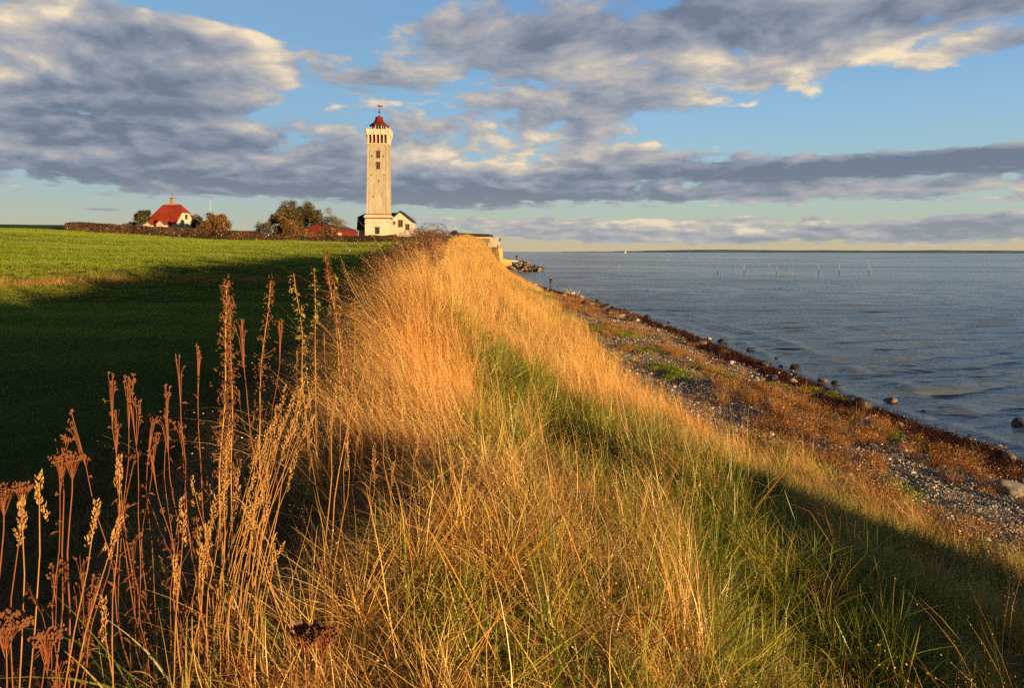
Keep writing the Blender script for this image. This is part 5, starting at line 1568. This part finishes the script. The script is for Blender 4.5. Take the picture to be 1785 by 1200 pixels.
ro = rod.build('fishing_rod', M_dark); ro.location = (xf - .0 * c_ + .38 * s_, Yf - .38 * c_, .88); ro.rotation_euler = (0, 0, R(150))
tag(ro, 'long thin fishing rod held by the person in the water', 'fishing rod')
person('person all in dark clothes standing on the groyne rocks against the sea', (pix(900.5, 208), 207, pz(453.5, 208)), R(190), ((-.26, .03, .88), (.26, .03, .88), (-.12, 0, 0), (.12, .05, 0), 0), M_coat, M_coat)
# ---------------------------------------------------------------- tall dry plants in the left foreground
def plain_leaf(name, stops, tr=.2):
    return leaf_mat(name, stops, tr, inst=False)
M_stem = pmat('dry_stem', (.40, .215, .070), .75, .2, 9, color2=(.24, .11, .035), stretch=(1, 1, .25))
M_stemred = pmat('reddish_stem', (.20, .065, .022), .75, .25, 9, color2=(.20, .07, .03), stretch=(1, 1, .3))
M_seed = pmat('seed_head', (.48, .28, .10), .85, .25, 30, color2=(.28, .14, .05))
M_seedred = pmat('brown_seed_head', (.15, .055, .022), .9, .3, 30, color2=(.15, .06, .03))
M_yleaf = pmat('yellow_green_leaf', (.32, .27, .05), .7, .3, 12, color2=(.16, .13, .03))
def curve_pts(p0, p1, bow, n=9, wob=0.0, gg=None):
    p0, p1 = Vector(p0), Vector(p1)
    out = []
    a, b = gg.uniform(0, 6), gg.uniform(4, 8)
    for i in range(n):
        f = i / (n - 1)
        s_ = math.sin(math.pi * f ** .8)
        p = p0.lerp(p1, f) + Vector((bow * s_, bow * .3 * s_, 0))
        if wob: p += Vector((math.sin(a + b * f) * wob * min(1, f * 2) + math.sin(a * 3 + 17 * f) * wob * .22, math.cos(a + b * f * 1.2) * wob * .6 * min(1, f * 2), 0))
        out.append(p)
    return out
def grains(mb, c, d, rad, ln, n, gg, size):
    """ragged spikelets set round an axis"""
    d = d.normalized()
    a = d.cross(Vector((.3, .9, .1))).normalized(); b = d.cross(a)
    for k in range(n):
        f = (k + gg.random()) / n
        env = math.sin(math.pi * min(1, f * .9 + .08)) ** .6
        th = gg.uniform(0, 6.283)
        o = (a * math.cos(th) + b * math.sin(th))
        base = c + d * (f * ln) + o * rad * env * .35
        tip = base + (d * 1.5 + o * .9).normalized() * size * gg.uniform(.8, 1.4)
        mid = (base + tip) / 2
        w = size * .22
        q = d.cross(o).normalized()
        mb.add([base, mid + q * w + o * w * .5, tip, mid - q * w + o * w * .5, mid + o * w * 1.3], [(0, 1, 4), (1, 2, 4), (2, 3, 4), (3, 0, 4), (0, 3, 2, 1)])
def ball(mb, c, r):
    x, y, z = c
    mb.add([(x, y, z + r), (x + r, y, z), (x, y + r, z), (x - r, y, z), (x, y - r, z), (x, y, z - r)], [(0, 1, 2), (0, 2, 3), (0, 3, 4), (0, 4, 1), (5, 2, 1), (5, 3, 2), (5, 4, 3), (5, 1, 4)])
HSEED = [0]
def world_of(px, py, Y):
    return Vector((pix(px, Y), Y, pz(py, Y)))
def plume(base_px, top, Y, rad=.0026, head=.13, bow=0.0, label='golden grass stalk with a plump seed head in the left foreground cluster', group='golden seeding grass stalks', dY=0.0, hr=.009, dens=34):
    HSEED[0] += 1; gg = random.Random(HSEED[0])
    xb = pix(base_px, Y + dY); zb = h1(xb, Y + dY) - .02
    t = world_of(*top, Y)
    b = Vector((xb, Y + dY, zb))
    root = thing('grass_stalk', label, 'grass', tuple(b), 0, group)
    pts = [p - b for p in curve_pts(b, t, bow, 9, .016, gg)]
    MB().tube(pts, [rad * (1 - .07 * i) for i in range(9)], 5).build('stem', M_stem, root)
    d = (pts[-1] - pts[-2])
    s_ = MB(); 
    grains(s_, pts[-1] - d.normalized() * head * .75, d, hr, head, dens, gg, .012)
    for k in range(2):       # lower side spikelets
        grains(s_, pts[-1] - d.normalized() * head * (1.0 + .25 * k) + Vector((gg.uniform(-.012, .012), gg.uniform(-.01, .01), 0)), d + Vector((gg.uniform(-.04, .04), 0, 0)), hr * .7, head * .3, 9, gg, .009)
    s_.build('seed_head', M_seed, root)
    if gg.random() < .4:
        i = gg.choice([3, 4, 5]); s = gg.choice([-1, 1])
        lf = MB(); p = pts[i]; L = gg.uniform(.10, .20); cv = gg.uniform(.6, 1.6)
        q = []; c_ = p.copy(); an = .35
        for k in range(9):
            q.append(c_.copy()); c_ = c_ + Vector((s * math.sin(an), .15, math.cos(an))) * L / 8; an += cv * .25
        vs = []
        for k, a_ in enumerate(q):
            w_ = .0022 * (1 - (k / 8) ** 2) + .0002
            vs += [a_ + Vector((0, w_, w_ * .4)), a_ - Vector((0, w_, w_ * .4))]
        lf.add(vs, [(2 * k, 2 * k + 1, 2 * k + 3, 2 * k + 2) for k in range(8)])
        lf.build('leaf', M_stem, root)
    return root
def weed(base_px, top, Y, rad=.003, bow=0.0, label=None, group='reddish weed stems with small bobble heads', kind='bobble', dY=0., wob=.02, cat_='weed', extra=1.0, name='dry_weed'):
    HSEED[0] += 1; gg = random.Random(HSEED[0] + 400)
    xb = pix(base_px, Y + dY); zb = h1(xb, Y + dY) - .02
    b = Vector((xb, Y + dY, zb)); t = world_of(*top, Y)
    if group and not label: label = 'thin wavy reddish dead stem with small round heads, left foreground'
    root = thing(name, label, cat_, tuple(b), 0, group)
    n = 13
    pts = [p - b for p in curve_pts(b, t, bow, n, wob, gg)]
    st = MB(); st.tube(pts, [rad * (1 - .045 * i) for i in range(n)], 6)
    sm = M_stemred if kind in ('bobble', 'umbel') else M_stem
    hd = MB(); lf = MB()
    if kind == 'bobble':
        for k in range(int(7 * extra)):
            c = pts[-1] + Vector((gg.gauss(0, .010), gg.gauss(0, .01), gg.uniform(-.06, .01)))
            st.tube([pts[-3], (pts[-2] + c) / 2, c], [rad * .4] * 3, 4)
            for q in range(5): ball(hd, c + Vector((gg.gauss(0, .003), gg.gauss(0, .003), gg.gauss(0, .003))), .004)
        for k in range(5):
            p = pts[gg.randrange(5, 12)]; e = p + Vector((gg.gauss(0, .014), gg.gauss(0, .01), gg.uniform(0, .03)))
            st.tube([p, e], [rad * .35] * 2, 4)
            for q in range(4): ball(hd, e + Vector((gg.gauss(0, .003), gg.gauss(0, .003), gg.gauss(0, .003))), .0035)
    elif kind == 'mug':
        for k in range(int(130 * extra)):
            f = 1 - gg.random() ** 1.2 * .55
            i = min(n - 2, int(f * (n - 1))); p = pts[i].lerp(pts[i + 1], f * (n - 1) - i)
            wd_ = .055 * (1.15 - f) ** .5
            e = p + Vector((gg.gauss(0, wd_ * .5), gg.gauss(0, wd_ * .5), gg.uniform(-.0, .05)))
            if k % 3 == 0: st.tube([p, e], [rad * .3] * 2, 3)
            for q in range(4): ball(hd, e + Vector((gg.gauss(0, .005), gg.gauss(0, .005), gg.gauss(0, .008))), .0042)
    elif kind == 'umbel':
        for k in range(int(46 * extra)):
            th = gg.uniform(0, 6.28); q = math.sqrt(gg.random()) * .042 * extra ** .5
            e = pts[-1] + Vector((math.cos(th) * q, math.sin(th) * q * .8, .03 - q * .25 + gg.gauss(0, .004)))
            st.tube([pts[-1] - Vector((0, 0, .012 + .02 * (k % 3))), (pts[-1] + e) / 2 + Vector((0, 0, -.008)), e], [rad * .22] * 3, 3)
            for r_ in range(6): ball(hd, e + Vector((gg.gauss(0, .004), gg.gauss(0, .004), gg.gauss(0, .003))), .0038)
    elif kind == 'leafy':
        for k in range(int(60 * extra)):
            f = 1 - gg.random() * .6
            i = min(n - 2, int(f * (n - 1))); p = pts[i].lerp(pts[i + 1], f * (n - 1) - i)
            th = gg.uniform(0, 6.28); L = gg.uniform(.02, .06)
            o = Vector((math.cos(th), math.sin(th), gg.uniform(-.5, .6))) * L
            s2 = Vector((-math.sin(th), math.cos(th), .2)) * L * .28
            lf.add([p + o * .15, p + o * .55 + s2, p + o + Vector((0, 0, -.01)), p + o * .55 - s2], [(0, 1, 2, 3)])
            if k % 2:
                for q in range(4): ball(hd, p + o * .8 + Vector((gg.gauss(0, .006), gg.gauss(0, .006), gg.gauss(0, .01))), .004)
    if kind in ('bobble', 'mug'):
        for k in range(gg.randint(4, 9) if kind == 'bobble' else 22):      # shrivelled leaves
            f = gg.uniform(.15, .9)
            i = min(n - 2, int(f * (n - 1))); p = pts[i].lerp(pts[i + 1], f * (n - 1) - i)
            th = gg.uniform(0, 6.28); L = gg.uniform(.015, .04)
            o = Vector((math.cos(th), math.sin(th), gg.uniform(-.9, .2))) * L
            s2 = Vector((-math.sin(th), math.cos(th), .3)) * L * .16
            lf.add([p, p + o * .5 + s2, p + o + Vector((0, 0, -.012)), p + o * .5 - s2 + Vector((0, 0, .004))], [(0, 1, 2), (0, 2, 3)])
    st.build('stem', sm, root)
    if hd.v: hd.build('seed_head', M_seedred if kind != 'leafy' else M_seed, root)
    if lf.v: lf.build('leaf', M_yleaf if kind == 'leafy' else M_seedred, root)
    return root
# tall mugwort-like stems
weed(398, (391, 500), 3.3, .0058, -.02, 'tallest thick brown weed, densely set with clustered seed heads, left of centre', None, 'mug', wob=.02, extra=1.7)
weed(420, (402, 530), 3.35, .004, -.03, 'companion stem close against the right of the tallest clustered brown weed', None, 'mug', wob=.02, extra=.9)
weed(478, (466, 497), 3.6, .0046, -.035, 'tall brown weed with a hooked double head, second to the right of the tallest one', None, 'mug', wob=.025, extra=.8)
weed(500, (422, 560), 3.5, .0035, -.03, 'slanting thin weed crossing behind the tallest clustered brown weed', None, 'bobble', wob=.02, extra=1.5)
weed(500, (484, 562), 3.9, .003, -.03, 'slim weed with a nodding tip between the two tallest groups', None, 'bobble', wob=.03, extra=2)
weed(545, (507, 478), 4.6, .0048, .03, 'yellow-leaved tall weed, leftmost of the leafy group before the field', None, 'leafy', wob=.03, extra=1.6)
weed(560, (546, 468), 4.7, .0048, -.01, 'straight pale-stemmed leafy weed in the middle of the leafy group', None, 'leafy', wob=.01, extra=1.3)
weed(612, (571, 446), 4.6, .006, .02, 'stout reddish weed, topmost of the leafy group, thick with seed clusters', None, 'mug', wob=.02, extra=1.5)
weed(600, (588, 478), 4.7, .004, -.02, 'leafy weed just right of the stout topmost weed', None, 'leafy', wob=.02, extra=1.2)
weed(640, (615, 520), 4.9, .0035, -.03, 'small green-leaved weed at the edge of the golden grass mound', None, 'leafy', wob=.02, extra=1.0)
weed(375, (343, 605), 2.9, .0032, .0, 'lone slender weed with a crooked forked tip, left of the tallest weed', None, 'bobble', wob=.015, extra=1.5)
weed(372, (304, 618), 2.8, .003, -.02, 'lone thin weed with a single round head curving to the right at its base', None, 'bobble', wob=.012, extra=.5)
for (bx, tx, ty, Y, bow) in [(262, 204, 655, 2.5, -.03), (285, 217, 665, 2.5, -.05), (262, 231, 657, 2.5, -.02), (300, 206, 720, 2.55, -.04), (255, 262, 728, 2.6, .02), (345, 288, 672, 2.6, -.02), (338, 296, 715, 2.45, -.03), (350, 312, 740, 2.5, .02),
                            (262, 134, 725, 2.3, -.02), (290, 272, 760, 2.6, -.04), (240, 236, 700, 2.5, -.04), (300, 268, 790, 2.4, .02), (130, 205, 880, 2.1, .0), (100, 100, 765, 2.2, .01), (135, 150, 1010, 1.9, .01)]:
    weed(bx, (tx, ty), Y, .0021, bow, wob=.026)
weed(105, (128, 812), 2.0, .0034, .02, 'brown flat-topped umbel weed, the broadest head at the far left', None, 'umbel', extra=1.1)
weed(98, (100, 812), 2.02, .003, .01, 'thin umbel stem tucked behind the broadest flat-topped head', None, 'umbel', extra=.7)
weed(10, (5, 872), 1.8, .003, .0, 'umbel weed cut by the left edge of the view', None, 'umbel', extra=.8)
weed(18, (36, 870), 1.8, .0024, .0, 'small umbel head on a side-bent stem next to the left edge', None, 'umbel', extra=.4)
weed(-10, (18, 1110), 1.25, .0026, .0, 'near blurred brown umbel low at the left edge', None, 'umbel', extra=.9)
weed(30, (70, 1130), 1.35, .0022, .0, 'low brown umbel beside the near one at the left edge', None, 'umbel', extra=.5)
weed(545, (528, 1112), 2.0, .0034, .0, 'squat dark red-brown umbel weed low among the straw, left of bottom centre', None, 'umbel', extra=1.3)
weed(575, (558, 1118), 1.95, .003, .0, 'second squat red-brown umbel close beside the low dark one', None, 'umbel', extra=1.2)
# golden seeding stalks
hero = [(30, 75, 845, 1.5, 'stout golden seed head with a forked partner, nearest the left edge'), (22, 36, 885, 1.5, 'short stubby golden seed head leaning left beside the stout one'), (60, 172, 888, 1.6, 'long slanting golden stalk rising from the left edge, higher of two parallel ones'),
        (95, 200, 918, 1.65, 'long slanting golden stalk, lower of two parallel ones at the left'), (195, 188, 1062, 1.75, 'short upright golden stalk standing alone low at the left'), (205, 204, 810, 1.9, 'upright pale stalk with a thin bent seed head left of the reddish stems'),
        (306, 300, 985, 1.9, 'short golden stalk, left one of the pair left of the main cluster'), (318, 318, 905, 1.95, 'taller golden stalk of the pair left of the main cluster'), (330, 352, 960, 1.9, 'thin golden stalk leaning right before the main cluster'),
        (572, 638, 610, 3.1, 'long golden stalk with a large head leaning right onto the golden mound'), (560, 590, 690, 2.9, 'thin golden stalk crossing the edge of the shadow below the mound')]
for bx, tx, ty, Y, lab in hero:
    plume(bx, (tx, ty), Y, .0022 if Y < 2.5 else .003, .07 if Y < 2.5 else .16, (tx - bx) * -.0003, lab, None, hr=.007 if Y < 2.5 else .012, dens=40)
hb = [(352, 358, 925), (358, 364, 905), (362, 376, 880), (366, 384, 855), (372, 392, 838), (371, 398, 800), (376, 405, 770), (380, 402, 740), (388, 412, 815), (392, 418, 865), (360, 348, 935), (385, 440, 790), (395, 447, 775), (400, 458, 822), (402, 465, 842), (408, 470, 760), (398, 476, 720), (415, 482, 742), (405, 490, 735),
      (418, 497, 690), (425, 503, 745), (430, 513, 700), (420, 523, 672), (435, 530, 705), (440, 538, 690), (428, 541, 735), (445, 508, 800), (380, 455, 880), (372, 436, 842), (390, 450, 905), (412, 473, 880), (455, 478, 945), (450, 487, 962), (382, 428, 905)]
for i, (bx, tx, ty) in enumerate(hb):
    plume(bx + random.uniform(-4, 4), (tx, ty), 2.25 + .35 * ((i * 7) % 10) / 10, .0021, .10, (tx - bx) * -.00035, hr=.0085, dens=36)
g = random.Random(99)
for i in range(46):      # thin pale stalks standing along the left shoulder and in front of the mound
    Y = g.uniform(2.3, 6.5)
    px = g.uniform(500, 760) if i % 3 else g.uniform(300, 520)
    x = pix(px, Y); L = g.uniform(.45, .85)
    zt = h1(x, Y) + L
    ty = HZ + (CAMZ - zt) * FPX / Y
    plume(px, (px + g.gauss(6, 34) * 3 / Y, ty), Y, .0017, .07, g.gauss(0, .02), 'slim pale grass stalk rising out of the brown thatch on the left shoulder', 'slim stalks on the left shoulder', hr=.005, dens=16)

g = random.Random(123)
for i in range(44):      # tangle of thin dead twigs low at the left
    px = g.uniform(-10, 420); Y = g.uniform(1.7, 3.4)
    x = pix(px, Y); L = g.uniform(.25, .75)
    zt = h1(x, Y) + L
    ty = HZ + (CAMZ - zt) * FPX / Y
    weed(px, (px + g.gauss(0, 50), ty), Y, .0015, g.gauss(0, .03), 'thin bent dead twig in the brown tangle at the lower left', 'thin dead twigs at the lower left', wob=.035, extra=g.uniform(.2, .9))
